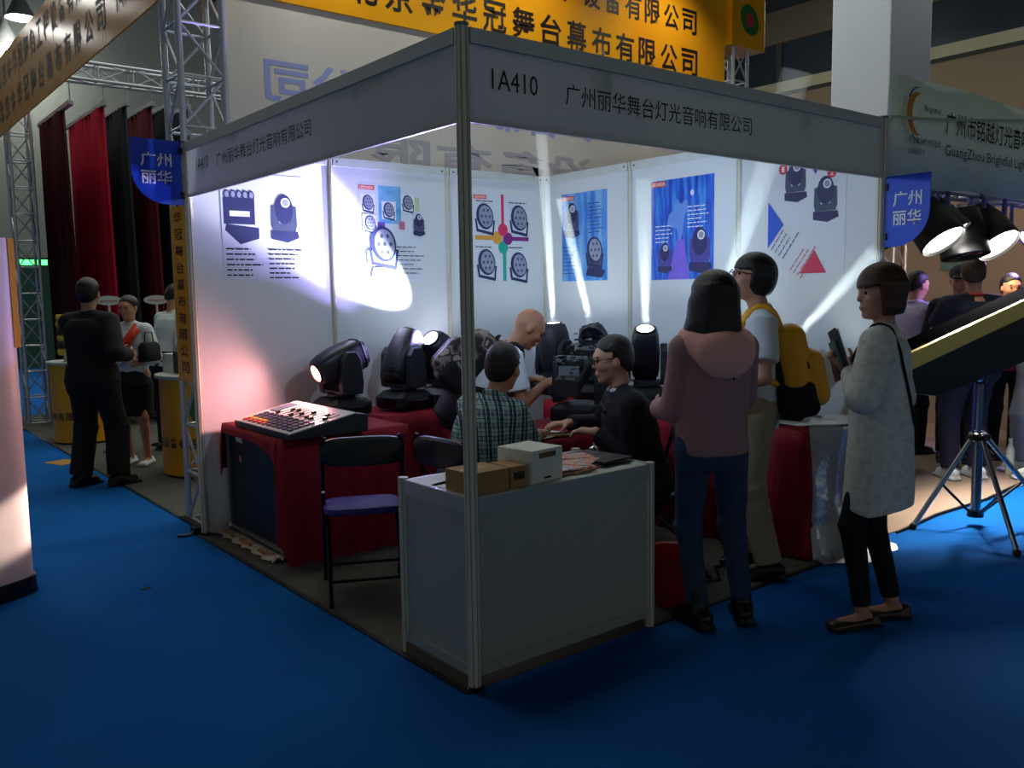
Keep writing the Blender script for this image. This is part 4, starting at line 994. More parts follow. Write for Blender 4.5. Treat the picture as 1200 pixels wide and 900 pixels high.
random.seed(3)
for k in range(60):
    u_ = random.uniform(0, .38); p = Vector((-.2, 0, .30))+Vector((.86, 0, .5)).normalized()*u_+Vector((random.uniform(-.02, .02), random.uniform(-.1, .1), random.uniform(-.02, .07)))
    MB().box(p-Vector((.009, .009, .005)), p+Vector((.009, .009, .005))).build('component', [M('shiny_steel'), HB2, HB][k % 3], of)
MB().lathe([(.085, 0), (.085, .05), (.06, .055)], (.18, 0, .50), (.86, 0, .5), 24).build('front_ring', HB, of, 'auto')
bar('cable', (.02, -.1, .12), (.1, -.12, .34), .005, M('white_cable', (200, 204, 206), .5), of)
# centre table
tb = thing('meeting_table', 'small table under red velvet in the middle of the booth', 'table', (0, 0, 0), group='draped tables')
MB().box((1.14, .90, .70), (2.06, 1.54, .728)).build('top', CARD, tb)
for x in (1.2, 2.0):
    for y in (.96, 1.48): bar('leg', (x, y, .005), (x, y, .70), .015, BLACKM, tb)
t = thing('velvet_cloth', 'red velvet cloth over the meeting table between the seated men', 'cloth', (0, 0, 0), group='red velvet table cloths')
drape('cloth', 1.13, 2.07, .89, 1.55, .735, lambda f_, k: .55, REDV, t, n=200)
sheet('paper_sheet', 'white papers spread on the meeting table before the seated men', 'paper', (1.24, 1.12, .744), .26, .36, 15, PAPER, .004)
ph = thing('smartphone', 'gold-edged phone under the suited man\'s hand on the meeting table', 'phone', (1.30, .965, .744), R(-28))
MB().box((-.085, -.04, 0), (.085, .04, .012)).build('body', M('gold_metal', (206, 176, 92), .25, metal=.9), ph, bevel=.003); MB().box((-.08, -.036, .012), (.08, .036, .0128)).build('screen', M('lcd'), ph)
tp = thing('tissue_pack', 'white tissue pack with a tissue pulled out on the meeting table', 'tissues', (1.30, 1.30, .744), R(20))
MB().box((-.07, -.05, 0), (.07, .05, .07)).build('pack', M('tissue_pack', (208, 212, 206), .5), tp, bevel=.012)
MB().add([(-.03, 0, .07), (.03, 0, .07), (.05, .02, .13), (0, -.01, .16), (-.04, .015, .12), (0, .03, .07)], [(0, 1, 2, 3), (0, 3, 4), (1, 5, 2), (5, 0, 4, 3)]).build('tissue', PAPER, tp)
wbt = thing('water_bottle', 'clear plastic water bottle beside the tissue pack', 'bottle', (1.19, 1.40, .744))
MB().lathe([(.03, 0), (.032, .01), (.032, .15), (.014, .19), (.013, .2)], n=20).build('body', M('pet_clear', (150, 170, 200), .1, alpha=.55), wbt, 'auto'); MB().lathe([(.016, .2), (.016, .22)], n=16).build('cap', WHITEINK, wbt); MB().lathe([(.0325, .06), (.0325, .12)], n=20).build('wrap', M('wrap_blue', (60, 84, 160), .4), wbt, 'auto')
# ------------------------------------------------------------------ folding chairs
VINYL = M('black_vinyl', (24, 30, 38), .45, var=.1, bump=.1, bscale=40); PURP = M('purple_seat', (66, 52, 140), .6, var=.15)
def chair(label, loc, rz, seatmat=PURP):
    t = thing('folding_chair', label, 'chair', loc, R(rz), 'black folding chairs')   # faces +x
    for q in (-1, 1):
        y = .20*q
        MB().tube([(.24, y, .011), (.10, y, .30), (-.02, y, .52), (-.10, y, .80), (-.10, y*.92, .835)], .011, 8).build('back_leg', BLACKM, t, 'auto')
        MB().tube([(-.22, y*.9, .011), (-.10, y*.9, .20), (.14, y*.9, .43)], .011, 8).build('front_leg', BLACKM, t, 'auto')
        MB().lathe([(.013, 0), (.013, .025)], (.24, y, .0), n=8).build('rubber_foot', BLACK, t); MB().lathe([(.013, 0), (.013, .025)], (-.22, y*.9, .0), n=8).build('rubber_foot', BLACK, t)
        MB().lathe([(.012, -.008), (.012, .008)], (-.035, y*1.0, .545), (0, 1, 0), 10).build('rivet', CHROME, t)
    MB().tube([(.20, -.2, .09), (.20, .2, .09)], .008, 6).build('stretcher', BLACKM, t); MB().tube([(-.16, -.18, .11), (-.16, .18, .11)], .008, 6).build('stretcher', BLACKM, t)
    MB().loft([(-.022, .19, .19), (-.012, .205, .20), (.012, .205, .20), (.022, .18, .18)], (.03, 0, .45), (.08, 0, 1), (1, 0, -.08), (0, 1, 0), 28, 5).build('seat', seatmat, t, 'auto')
    MB().loft([(-.02, .062, .195), (-.008, .074, .21), (.012, .074, .21), (.022, .058, .19)], (-.096, 0, .755), (1, 0, .1), (0, 0, 1), (0, 1, 0), 28, 4).build('backrest', VINYL, t, 'auto')
    return t
chair('empty black folding chair with purple seat beside the counter', (.25, 1.30, .005), 64)
chair('black folding chair under the man in the plaid shirt', (.56, .90, .005), 4, VINYL)
chair('black folding chair under the man in the black suit', (1.66, .50, .005), 140, VINYL)
# ------------------------------------------------------------------ small things on the floor
bn_ = thing('waste_bin', 'red plastic waste bin on the carpet behind the counter end', 'bin', (1.30, .13, .005))
MB().lathe([(.085, 0), (.09, .005), (.118, .26), (.126, .265), (.126, .275), (.112, .27), (.085, .012), (1e-5, .012)], n=32).build('bucket', M('bin_red', (178, 34, 40), .4, var=.08), bn_, 'auto')
for k in range(16):
    a = 2*PI*k/16; MB().box((-.002, -.005, 0), (.002, .005, .05)).build('rib', M('bin_red'), bn_).location = (.105*math.cos(a), .105*math.sin(a), .12); bn_.children[-1].rotation_euler = (0, 0, a)
cb = thing('power_cable', 'black power cable looping over the carpet under the back table', 'cable', (0, 0, .0))
MB().tube([(1.55, .35, .012), (1.62, .22, .013), (1.75, .18, .012), (1.9, .33, .012), (2.05, .28, .013), (2.2, .42, .012), (2.3, .6, .012)], .008, 8).build('cord', BLACK, cb, 'auto')
MB().box((1.52, .33, .006), (1.60, .38, .035)).build('plug', BLACK, cb, bevel=.006)
tl_ = thing('yellow_tool', 'yellow plastic tool lying by the counter end', 'tool', (1.36, .42, .005), R(40))
MB().loft([(0, .05, .04), (.05, .05, .045), (.09, .035, .03)], (0, 0, 0), (0, 0, 1), (1, 0, 0), (0, 1, 0), 20, 4).build('body', M('tool_yellow', (226, 170, 24), .4), tl_, 'auto'); MB().tube([(.03, 0, .05), (.10, 0, .08), (.12, 0, .05)], .012, 8).build('handle', M('tool_yellow'), tl_, 'auto'); bar('bit', (-.05, 0, .06), (-.14, 0, .06), .006, ALU, tl_)
sheet('floor_scrap', 'small dark scrap lying on the blue aisle carpet', 'scrap', (-.62, 2.12, .0), .05, .028, 25, M('scrap_dark', (22, 26, 34), .8), .003)
sheet('cardboard_scrap', 'flat orange card lying on the blue carpet behind the guard', 'cardboard', (-.12, 6.45, .0), .22, .28, 20, M('scrap_orange', (176, 126, 62), .8), .004)
cb = thing('black_cable', 'short black cable end poking out beside the left post base', 'cable', (0, 0, 0))
MB().tube([(-.16, 3.02, .01), (-.10, 2.98, .013), (-.05, 3.02, .022), (-.03, 3.08, .03)], .009, 8).build('cord', BLACK, cb, 'auto'); MB().box((-.06, 3.0, 0), (-.01, 3.08, .05)).build('connector', BLACK, cb, bevel=.008)
# ------------------------------------------------------------------ pillar at the left edge of the frame
pc = thing('clad_pillar', 'white clad pillar with a black plinth at the left picture edge', 'pillar', (-1.42, 2.62, 0), R(25))
MB().loft([(.09, .29, .29), (1.86, .29, .29)], (0, 0, 0), (0, 0, 1), (1, 0, 0), (0, 1, 0), 40, 5).build('cladding', M('pillar_white', (206, 206, 200), .45, var=.05), pc, 'auto')
MB().loft([(0, .305, .305), (.09, .30, .30)], (0, 0, 0), (0, 0, 1), (1, 0, 0), (0, 1, 0), 40, 5).build('plinth', BLACK, pc, 'auto')
MB().box((.232, -.272, 1.30), (.268, -.236, 1.86)).build('yellow_strip', M('strip_yellow', (214, 160, 24), .5), pc)
truss(pc, (0, 0, 1.86), (0, 0, 4.2), .26, (1, 0, 0), 7)
# ------------------------------------------------------------------ posters
PB = M('print_navy', (40, 46, 92), .5, var=.2, scale=20); PB2 = M('print_slate', (70, 78, 104), .5, var=.1); PGR = M('print_grey', (150, 156, 176), .5, var=.05)
LOGO = M('logo_orange', (226, 86, 48), .5, var=0)
def ell(cx, cy, a, b, n=24, rot=0.):
    return [(cx+a*math.cos(t)*math.cos(rot)-b*math.sin(t)*math.sin(rot), cy+a*math.cos(t)*math.sin(rot)+b*math.sin(t)*math.cos(rot)) for t in [2*PI*k/n for k in range(n)]]
class Poster:
    def __init__(s, label, o, ex, w, h, mat):
        s.t = thing('poster', label, 'poster', o, group='product posters on the booth walls'); s.ex = Vector(ex); s.w, s.h, s.k = w, h, 0
        s.n = s.ex.cross(Vector((0, 0, 1)))
        MB().prism([(0, 0), (w, 0), (w, h), (0, h)], (0, 0, 0), s.ex, (0, 0, 1), s.n, .0015).build('sheet', mat, s.t)
    def shape(s, name, poly, mat):
        s.k += 1; return flat(name, poly, s.t, mat, (0, 0, 0), s.ex, (0, 0, 1), .0018+.00012*s.k)
    def rect(s, name, x, y, w, h, mat): return s.shape(name, [(x, y), (x+w, y), (x+w, y+h), (x, y+h)], mat)
    def logo(s, x, y, w=.13, h=.032):
        s.rect('logo_box', x, y, w, h, LOGO); s.k += 1
        text('LEDUNDA', s.t, WHITEINK, s.ex*(x+w*.08)+Vector((0, 0, y+h*.2)), s.ex, (0, 0, 1), h*.6, w*.84, depth=.0018+.00012*s.k, fat=.015)
    def lines(s, x, y, w, n, pitch, mat, th=.006, seed=0, ang=0.):
        g = random.Random(seed); m = MB(); s.k += 1; off = s.n*(.0018+.00012*s.k)
        ca, sa = math.cos(ang), math.sin(ang)
        for i in range(n):
            u_ = 0; end = w*g.uniform(.6, 1.)
            while u_ < end:
                d = min(g.uniform(.02, .06), end-u_)
                pts = [(u_, -i*pitch), (u_+d, -i*pitch), (u_+d, -i*pitch+th), (u_, -i*pitch+th)]
                m.add([s.ex*(x+p*ca-q*sa)+Vector((0, 0, y+p*sa+q*ca))+off for p, q in pts], [(0, 1, 2, 3)]); u_ += d+.008
        o = m.build('print_lines', mat, s.t); o['kind'] = 'stuff'
    def mhead(s, x, y, k, m=PB, m2=PB2, tilt=0):
        S_ = lambda P: [(x+a*k, y+b*k) for a, b in P]
        s.shape('printed_base', S_([(-.5, 0), (.1, -.12), (.55, .06), (.5, .28), (-.5, .3)]), m)
        s.shape('printed_yoke', S_([(-.42, .3), (.42, .3), (.48, .5), (.46, 1.15), (.28, 1.2), (.2, .55), (-.2, .55), (-.28, 1.2), (-.46, 1.15), (-.48, .5)]), m2)
        s.shape('printed_head', [(x+a*k, y+b*k) for a, b in ell(0, 1.05, .34, .52)], m)
        s.shape('printed_lens', [(x+a*k, y+b*k) for a, b in ell(.06, 1.28, .17, .17)], WHITEINK); s.shape('printed_lens', [(x+a*k, y+b*k) for a, b in ell(.06, 1.28, .12, .12)], PGR)
    def par(s, x, y, k, m=PB, face=PGR, rot=.25):
        s.shape('printed_bracket', [(x+a*k, y+b*k) for a, b in [(-.5, -.1), (-.42, -.6), (.42, -.75), (.5, -.15), (.42, -.15), (.36, -.62), (-.34, -.5), (-.42, -.1)]], m)
        s.shape('printed_rim', [(x+a*k, y+b*k) for a, b in ell(0, 0, .42, .52, rot=rot)], m); s.shape('printed_face', [(x+a*k, y+b*k) for a, b in ell(.04, 0, .33, .44, rot=rot)], face)
        for i in range(7):
            a = 2*PI*i/6; r_ = 0 if i == 6 else 1
            s.shape('printed_led', [(x+p*k, y+q*k) for p, q in ell(.04+.2*r_*math.cos(a), .27*r_*math.sin(a), .055, .065, 8)], PB2)
WS = M('poster_white', (222, 226, 236), .35, var=.02); FY_ = L-.0042
# 1: bar light and moving head on lavender white
p = Poster('white poster with two dark stage lights at the left end of the left wall', (.205, FY_, 1.645), (1, 0, 0), .575, .70, WS)
p.shape('printed_base', [(.02, .33), (.12, .24), (.25, .28), (.25, .35), (.03, .37)], PB); p.rect('printed_body', .015, .37, .21, .17, PB); p.rect('printed_panel', .055, .42, .135, .035, WHITEINK)
for i in range(5): p.shape('printed_ring', ell(.04+.041*i, .56, .022, .03), PB); p.shape('printed_ring_hole', ell(.042+.041*i, .56, .014, .02), PGR)
p.mhead(.43, .28, .19); p.lines(.02, .205, .25, 6, .034, INK, .010, 1); p.lines(.31, .205, .24, 7, .031, INK, .009, 2)
# 2
p = Poster('poster with small round wash lights around a cyan panel on the left wall', (1.205, FY_, 1.64), (1, 0, 0), .555, .70, WS)
p.rect('cyan_block', .16, .42, .19, .27, pattern('cyan_splash', lambda nt, v: ramp(nt, noise(nt, v, 9), [(.3, (70, 150, 210)), (.7, (150, 205, 235))]), .4)); p.rect('pink_patch', .15, .37, .06, .06, M('print_purple', (120, 80, 190), .5)); p.rect('pink_patch', .33, .38, .05, .06, M('print_rose', (200, 110, 140), .5)); p.rect('green_patch', .45, .52, .06, .1, M('print_lime', (196, 216, 160), .5))
p.logo(.0, .655)
for x, y in ((.075, .565), (.245, .52), (.41, .58), (.085, .42)): p.rect('white_tile', x-.06, y-.07, .12, .13, WHITEINK); p.par(x, y, .105)
p.mhead(.50, .345, .10); p.shape('printed_base', [(.08, .02), (.22, .0), (.30, .05), (.28, .10), (.10, .10)], M('print_cyan_pale', (150, 210, 220), .5)); p.shape('printed_yoke', [(.06, .12), (.30, .12), (.32, .22), (.05, .22)], M('print_cyan_pale')); p.par(.19, .27, .25); p.lines(.30, .25, .24, 7, .032, INK, .006, 3)
# 3
p = Poster('white poster with four wash lights around a four-colour cross on the left wall', (2.21, FY_, 1.64), (1, 0, 0), .58, .70, WS)
p.logo(.01, .645); CP, CO, CT, CV = M('print_pink', (222, 50, 96), .5), M('print_orange', (224, 160, 60), .5), M('print_teal', (30, 170, 152), .5), M('print_violet', (130, 40, 120), .5)
p.rect('pink_bar', .285, .36, .028, .33, CP); p.rect('orange_bar', .02, .325, .26, .035, CO); p.rect('teal_bar', .295, .0, .036, .33, CT); p.rect('violet_bar', .31, .325, .26, .032, CV)
for x, y, m_ in ((.24, .345, CO), (.30, .27, CT), (.35, .34, CV), (.30, .41, CP)): p.shape('disc', ell(x, y, .05, .05), m_)
for x, y in ((.12, .51), (.47, .51), (.13, .15), (.46, .13)): p.par(x, y, .20)
p.lines(.03, .625, .2, 1, .03, INK, .007, 5); p.lines(.36, .625, .2, 1, .03, INK, .007, 6); p.lines(.02, .265, .22, 1, .03, INK, .007, 7); p.lines(.35, .265, .22, 1, .03, INK, .007, 8)
# back wall
FX_ = L-.0042
BLU1 = pattern('poster_blue', lambda nt, v: ramp(nt, noise(nt, v, 5, 3, (1, 3, .5)), [(.25, (44, 96, 196)), (.5, (86, 150, 226)), (.72, (150, 196, 236))]), .35)
BLU2 = pattern('poster_deep_blue', lambda nt, v: ramp(nt, noise(nt, v, 6, 3, (1, 5, .5)), [(.25, (24, 36, 140)), (.5, (44, 96, 214)), (.68, (70, 160, 230)), (.8, (170, 190, 250))]), .35)
p = Poster('pale blue poster with a moving head and a wash light on the back wall', (FX_, 2.735, 1.63), (0, -1, 0), .52, .70, BLU1)
p.logo(.0, .645, .15, .035); p.mhead(.12, .36, .17, PB, PB2); p.lines(.31, .60, .18, 9, .028, PB, .006, 9); p.lines(.02, .27, .17, 8, .03, PB, .006, 10)
p.shape('printed_base', [(.28, .04), (.46, .02), (.50, .07), (.44, .10), (.30, .10)], PB); p.shape('printed_yoke', [(.30, .10), (.46, .10), (.47, .25), (.30, .25)], PB2); p.par(.38, .24, .2)
p = Poster('deep blue concert poster with white print lines on the back wall', (FX_, 1.76, 1.62), (0, -1, 0), .57, .71, BLU2)
p.logo(.0, .665, .14, .04); p.shape('flame_figure', [(.15, .38), (.17, .46), (.22, .50), (.24, .57), (.28, .53), (.33, .56), (.35, .50), (.31, .44), (.30, .34), (.27, .25), (.24, .36)], M('print_ice', (104, 150, 228), .5)); p.shape('star', ell(.38, .60, .016, .02), WHITEINK)
p.shape('purple_glow', [(.16, .0), (.36, .0), (.31, .28), (.24, .28)], M('print_mauve', (128, 104, 224), .5, var=.2))
p.lines(.34, .50, .20, 6, .028, WHITEINK, .007, 11); p.lines(.04, .38, .19, 5, .028, WHITEINK, .007, 12); p.mhead(.45, .06, .19, M('print_midnight', (34, 30, 92), .5), M('print_indigo', (70, 66, 150), .5)); p.mhead(.13, .06, .13, M('print_midnight'), M('print_indigo'))
p = Poster('white poster numbered 1 and 2 with two moving heads and coloured triangles', (FX_, .755, 1.635), (0, -1, 0), .54, .76, WS)
p.logo(.01, .71, .18, .04); p.mhead(.195, .46, .155); p.mhead(.405, .325, .165)
for x, y, n_ in ((.105, .655, '1'), (.445, .60, '2')):
    p.shape('number_disc', ell(x, y, .03, .033), M('disc_red', (214, 40, 52), .5)); p.k += 1
    text(n_, p.t, WHITEINK, p.ex*(x-.01)+Vector((0, 0, y-.018)), p.ex, (0, 0, 1), .036, .02, depth=.0018+.00012*p.k, fat=.02)
p.shape('violet_triangle', [(.25, .735), (.41, .735), (.335, .60)], M('tri_violet', (86, 50, 170), .5)); p.shape('blue_triangle', [(0, .165), (.115, .31), (0, .46)], M('tri_blue', (40, 92, 214), .5)); p.shape('red_triangle', [(.235, .0), (.42, .0), (.335, .14)], M('tri_red', (212, 52, 84), .5))
p.lines(.03, .155, .21, 4, .034, PB, .006, 13, .95); p.lines(.17, .02, .25, 4, .03, M('print_red', (206, 60, 70), .5), .005, 14, .95)

# ------------------------------------------------------------------ left stand: counters and what lies on them
YEL = pattern('counter_yellow', lambda nt, v: ramp(nt, noise(nt, v, 2., 2), [(.3, (222, 146, 24)), (.7, (240, 176, 40))]), .4)
def drum(label, loc, r, h, rz, word, logo=False, squash=1.):
    t = thing('curved_counter', label, 'counter', loc, R(rz), 'yellow curved counters')
    MB().lathe([(r, .02), (r, h-.03)], n=48, sy=squash).build('wrap', YEL, t, 'auto')
    MB().lathe([(r+.03, h-.03), (r+.035, h-.015), (r+.03, h), (1e-5, h)], n=48, sy=squash).build('top', M('counter_top_pale', (176, 180, 172), .4), t, 'auto'); MB().lathe([(r-.01, 0), (r-.01, .02)], n=48, sy=squash).build('plinth', BLACK, t)
    n = len(word)
    for i, ch in enumerate(word):
        a = (i-(n-1)/2)*.26*(.4/r)  # characters wrapped on the curved front, facing local -x
        c = Vector((-(r+.002)*math.cos(a), -(r+.002)*math.sin(a)*squash, .26)); ex = Vector((math.sin(a), -math.cos(a), 0))
        text(ch, t, BANK, c, ex, (0, 0, 1), .085, .085, name='character', center=True, fat=.012)
    if logo:
        a = -.55 if logo is True else logo
        nrm = Vector((-math.cos(a), -math.sin(a), 0)); c = nrm*(r-.012)+Vector((0, 0, .60))
        MB().lathe([(.15, 0), (.15, .018), (1e-5, .022)], c, nrm, 28, sx=1, ref=(0, 0, 1)).build('green_logo', M('logo_green'), t); MB().lathe([(.07, .02), (.07, .025), (1e-5, .026)], c, nrm, 20).build('logo_mark', M('logo_brown', (150, 90, 40), .5), t)
    return t
drum('yellow curved counter with green round logo beside the truss tower', (.86, 5.08, .005), .45, .88, 28, '北京设备有限公司', .62)
drum('yellow curved counter at the far left behind the guard', (.40, 7.72, .005), .34, .88, 40, '幕布有限公司', None)
SY = [M('swatch_yellow', (206, 180, 40), .7, var=.15), M('swatch_dark', (60, 40, 20), .7), M('swatch_gold', (190, 150, 50), .7)]
for i in range(6):
    o = MB().loft([(0, .15, .10), (.02, .16, .11), (.05, .16, .11), (.07, .15, .10)], (0, 0, 0), (0, 0, 1), (1, 0, 0), (0, 1, 0), 20, 4).build('fabric_swatch', SY[i % 2 if i < 4 else 2 if i == 4 else 0], None, 'auto')
    o.location = (.30, 7.64, .956+.0725*i); o.rotation_euler = (0, 0, .2*math.sin(i*2)); tag(o, f'folded {["yellow", "dark brown", "yellow", "dark brown", "gold", "yellow"][i]} cloth in the swatch pile, {["lowest", "second from the bottom", "third from the bottom", "fourth from the bottom", "second from the top", "topmost"][i]}', 'cloth', 'folded fabric swatches')
o = MB().loft([(0, .1, .08), (.07, .1, .08)], (0, 0, 0), (0, 0, 1), (1, 0, 0), (0, 1, 0), 20, 6).build('tray', M('tray_white', (200, 204, 208), .4), None, 'auto'); o.location = (.30, 7.64, .885); tag(o, 'white tray under the folded fabric swatches', 'tray')
def bottle(label, loc, hh, rgb, cap=(230, 230, 230), grp='bottles on the curved counter'):
    t = thing('bottle', label, 'bottle', loc, group=grp); n = f'bottle_{rgb}'
    MB().lathe([(.03, 0), (.034, .01), (.034, hh*.68), (.014, hh*.85), (.013, hh*.9)], n=18).build('body', M(n, rgb, .15, var=.05), t, 'auto'); MB().lathe([(.016, hh*.9), (.016, hh), (1e-5, hh)], n=14).build('cap', M(f'cap_{cap}', cap, .4), t, 'auto'); MB().lathe([(.035, hh*.25), (.035, hh*.55)], n=18).build('wrap', M('wrap_white', (206, 214, 206), .5), t, 'auto')
bottle('pale green water bottle against the orange strip sign', (.66, 4.86, .888), .26, (150, 190, 170)); bottle('taller pale bottle farther back on the curved counter', (.75, 4.90, .888), .32, (160, 196, 190)); bottle('small clear bottle in front of the dark box', (.60, 5.0, .888), .2, (170, 180, 170))
carton('white carton on the curved counter beside the sash woman', (.64, 5.36, .888), .16, .2, .16, 10, WCARD, None, 'boxes on the curved counter'); carton('dark printed box on the curved counter between white carton and bottles', (.62, 5.14, .888), .12, .15, .19, -5, M('box_dark', (44, 48, 44), .5, var=.3), None, 'boxes on the curved counter')
t = thing('exit_light', 'green glowing emergency sign on the grey far wall', 'sign', (2.18, 19.88, 2.30)); MB().box((-.35, -.06, 0), (.35, .04, .22)).build('housing', BLACK, t); MB().box((-.3, -.07, .05), (.3, -.06, .17)).build('lit_face', M('exit_green', (60, 255, 90), emit=6, var=0), t)

# ------------------------------------------------------------------ right stand
rb = thing('name_banner', 'white hanging banner with crescent logo and company name on the right stand', 'banner', (0, 0, 0))
BANW = M('banner_white', (224, 232, 226), .5, var=.05, scale=2, translucent=.3)
vs, fs = [], []; nx_ = 40
for i in range(nx_+1):
    q = i/nx_; x = 3.02+q*4.2
    vs += [(x, -.005+.012*math.sin(q*19), 2.145+.008*math.sin(q*31)), (x, -.005+.018*math.sin(q*23+1), 2.46), (x, .0+.01*math.sin(q*17), 2.775+.006*math.sin(q*12))]
for i in range(nx_):
    for k in range(2): fs.append((i*3+k, (i+1)*3+k, (i+1)*3+k+1, i*3+k+1))
o = MB().add(vs, fs).build('cloth', BANW, rb, 'all'); md = o.modifiers.new('t', 'SOLIDIFY'); md.thickness = .004; md.offset = 0
def cres(cx, cz, r, w_, a0, a1, th, name, mat, dy):
    pts = [(cx+r*math.cos(a), cz+r*math.sin(a)) for a in np.linspace(a0, a1, 20)]+[(cx+w_+(r-th*.2)*math.cos(a), cz+(r-th*.2)*math.sin(a)) for a in np.linspace(a1, a0, 20)]
    flat(name, pts, rb, mat, (0, dy, 0), (1, 0, 0), (0, 0, 1), 0)
YB = -.028
cres(3.30, 2.56, .125, .06, R(95), R(270), .02, 'crescent_orange', M('crescent_orange', (226, 140, 50), .5), YB); cres(3.31, 2.575, .14, .018, R(80), R(150), .01, 'crescent_blue', M('crescent_blue', (50, 70, 150), .5), YB-.001); cres(3.33, 2.535, .14, .02, R(225), R(300), .01, 'crescent_blue', M('crescent_blue'), YB-.001)
text('Brightful', rb, INK, (3.385, YB, 2.575), (1, 0, 0), (0, 0, 1), .045, .20); text('专业舞台灯光制造商', rb, INK, (3.20, YB, 2.385), (1, 0, 0), (0, 0, 1), .042, .40); text('全国服务热线 13600000000'[:6], rb, INK, (3.20, YB, 2.325), (1, 0, 0), (0, 0, 1), .04, .2)
text('广州市铭越灯光音响有限公司', rb, INK, (3.66, YB, 2.475), (1, 0, 0), (0, 0, 1), .145, 1.80, fat=.008); text('GuangZhou Brightful Light&Audio', rb, INK, (3.66, YB, 2.33), (1, 0, 0), (0, 0, 1), .085, 1.60)
o = MB().tube([(2.97, -.04, 2.505), (3.3, -.045, 2.53), (3.6, -.045, 2.555), (4.2, -.05, 2.615), (4.9, -.05, 2.69), (5.8, -.05, 2.78)], .009, 8).build('cord', M('pale_cord', (196, 204, 170), .5), None, 'auto'); tag(o, 'pale cord stretched across the white banner from the post top', 'cord')
RW = M('stand_wall_tan', (150, 132, 118), .8, var=.1, scale=1.5)
slab('wall_light_stand', (7.9, .2, 0), (8.0, 6.0, 3.2), RW)
for i in range(3): slab('trim_panel_seam', (7.885, .9+.75*i, .05), (7.9, .92+.75*i, 3.1), M('seam_brown', (110, 84, 64), .8))
o = MB().box((7.86, 1.55, 1.72), (7.885, 1.95, 2.02)).build('wall_tile', M('tile_teal', (92, 120, 118), .5)); tag(o, 'square teal board on the tan wall of the right stand', 'board')
t6 = thing('truss_tower', 'silver truss tower at the back of the right stand by the white post', 'truss tower', (6.9, 2.05, .005), group='stage trusses'); truss(t6, (0, 0, 0), (0, 0, 3.1), .25, (1, 0, 0), 9, .022, .01)
o = MB().box((-.06, -.06, 0), (.06, .06, 3.1)).build('white_post', WHITEP); o.location = (6.05, 1.85, .005); tag(o, 'white square post inside the right stand beside the truss', 'post')
t7 = thing('truss_beam', 'dark lighting truss under the white banner carrying the hung lights', 'truss', (3.1, .38, 2.30), group='stage trusses'); truss(t7, (0, 0, 0), (4.4, 0, 0), .2, (0, 0, 1), 12, .02, .009)
t8 = thing('truss_tower', 'silver truss leg holding the lighting truss far right', 'truss tower', (7.4, .38, .005), group='stage trusses'); truss(t8, (0, 0, 0), (0, 0, 2.2), .2, (1, 0, 0), 7, .02, .009)
YOKE = M('yoke_violet', (120, 112, 190), .4, metal=.3)
def par_can(label, loc, yaw, pitch, lit=0., k=1., col=(1, .95, .86)):
    t = thing('par_light', label, 'stage light', loc, R(yaw), 'stage lights hung in the right stand')
    c = Vector((0, 0, -.27*k)); d = Vector((math.cos(R(pitch)), 0, math.sin(R(pitch))))
    MB().lathe([(.05*k, -.16*k), (.095*k, -.13*k), (.12*k, -.02*k), (.125*k, .12*k), (.12*k, .125*k), (.115*k, .105*k), (1e-5, .10*k)], c, d, 28).build('can', BLACK, t, 'auto')
    MB().tube([c+Vector((0, .14*k, 0)), Vector((0, .14*k, -.08*k)), Vector((0, .08*k, -.015)), Vector((0, -.08*k, -.015)), Vector((0, -.14*k, -.08*k)), c+Vector((0, -.14*k, 0))], .014*k, 8).build('yoke', YOKE, t, 'auto')
    MB().box((-.03, -.03, -.02), (.03, .03, .04)).build('clamp', BLACKM, t)
    MB().lathe([(.112*k, .108*k), (.08*k, .118*k), (1e-5, .12*k)], c, d, 24).build('lens', M(f'par_lens_{lit}', tuple(int(255*v**.45) for v in col), .1, var=0, emit=lit) if lit else M('lens_dark'), t, 'all')
    if lit:
        li = light('SPOT', 'par_spot', (0, 0, 0), 150*lit/10, col, None, .08, 110, .6); li.parent = t; li.location = c+d*.16*k; li.rotation_euler = d.to_track_quat('-Z', 'Y').to_euler()
par_can('hung black stage light with a bright white lens beside the blue flag', (4.16, .28, 2.30), 262, -52, 12, 1.25)
par_can('hung black stage light with a second bright lens just right of the first', (4.42, .34, 2.30), 285, -50, 12, 1.1)
par_can('unlit barrel-shaped stage light in the middle of the lighting truss', (4.72, .32, 2.28), 250, -78, 0, 1.35)
par_can('hung stage light with bright lens at the right picture edge', (4.95, .25, 2.30), 255, -48, 12, 1.3)
par_can('unlit stage light at the left end of the lighting truss', (3.62, .40, 2.30), 230, -60, 0, 1.2)
par_can('added stage light washing the tan wall of the right stand warm', (5.75, .55, 2.28), 20, -18, 3.5, 1.0, (1, .72, .46))  # lamp added to light the tan back wall
par_can('added stage light tinting the right stand violet', (6.6, .50, 2.28), 150, -45, 5, 1.0, (.42, .30, 1))  # lamp added to give the stand its violet light
moving_head('small moving head with a magenta glint beyond the right post', (4.9, 2.05, 1.30), 190, 60, (255, 60, 220), 5, None, 'moving-head lights of the right stand')
o = MB().box((-.3, -.25, 0), (.3, .25, 1.29)).build('black_plinth', M('cloth_black', (26, 24, 34), .8)); o.location = (4.9, 2.05, .005); tag(o, 'black plinth under the magenta-glinting moving head', 'plinth')
moving_head('dark moving head before the tan wall at the far right', (7.0, .55, 1.32), 200, 30, None, 0, None, 'moving-head lights of the right stand')
o = MB().box((-.22, -.22, 0), (.22, .22, 1.31)).build('black_plinth', M('cloth_black')); o.location = (7.0, .55, .005); tag(o, 'black plinth under the dark moving head at far right', 'plinth')
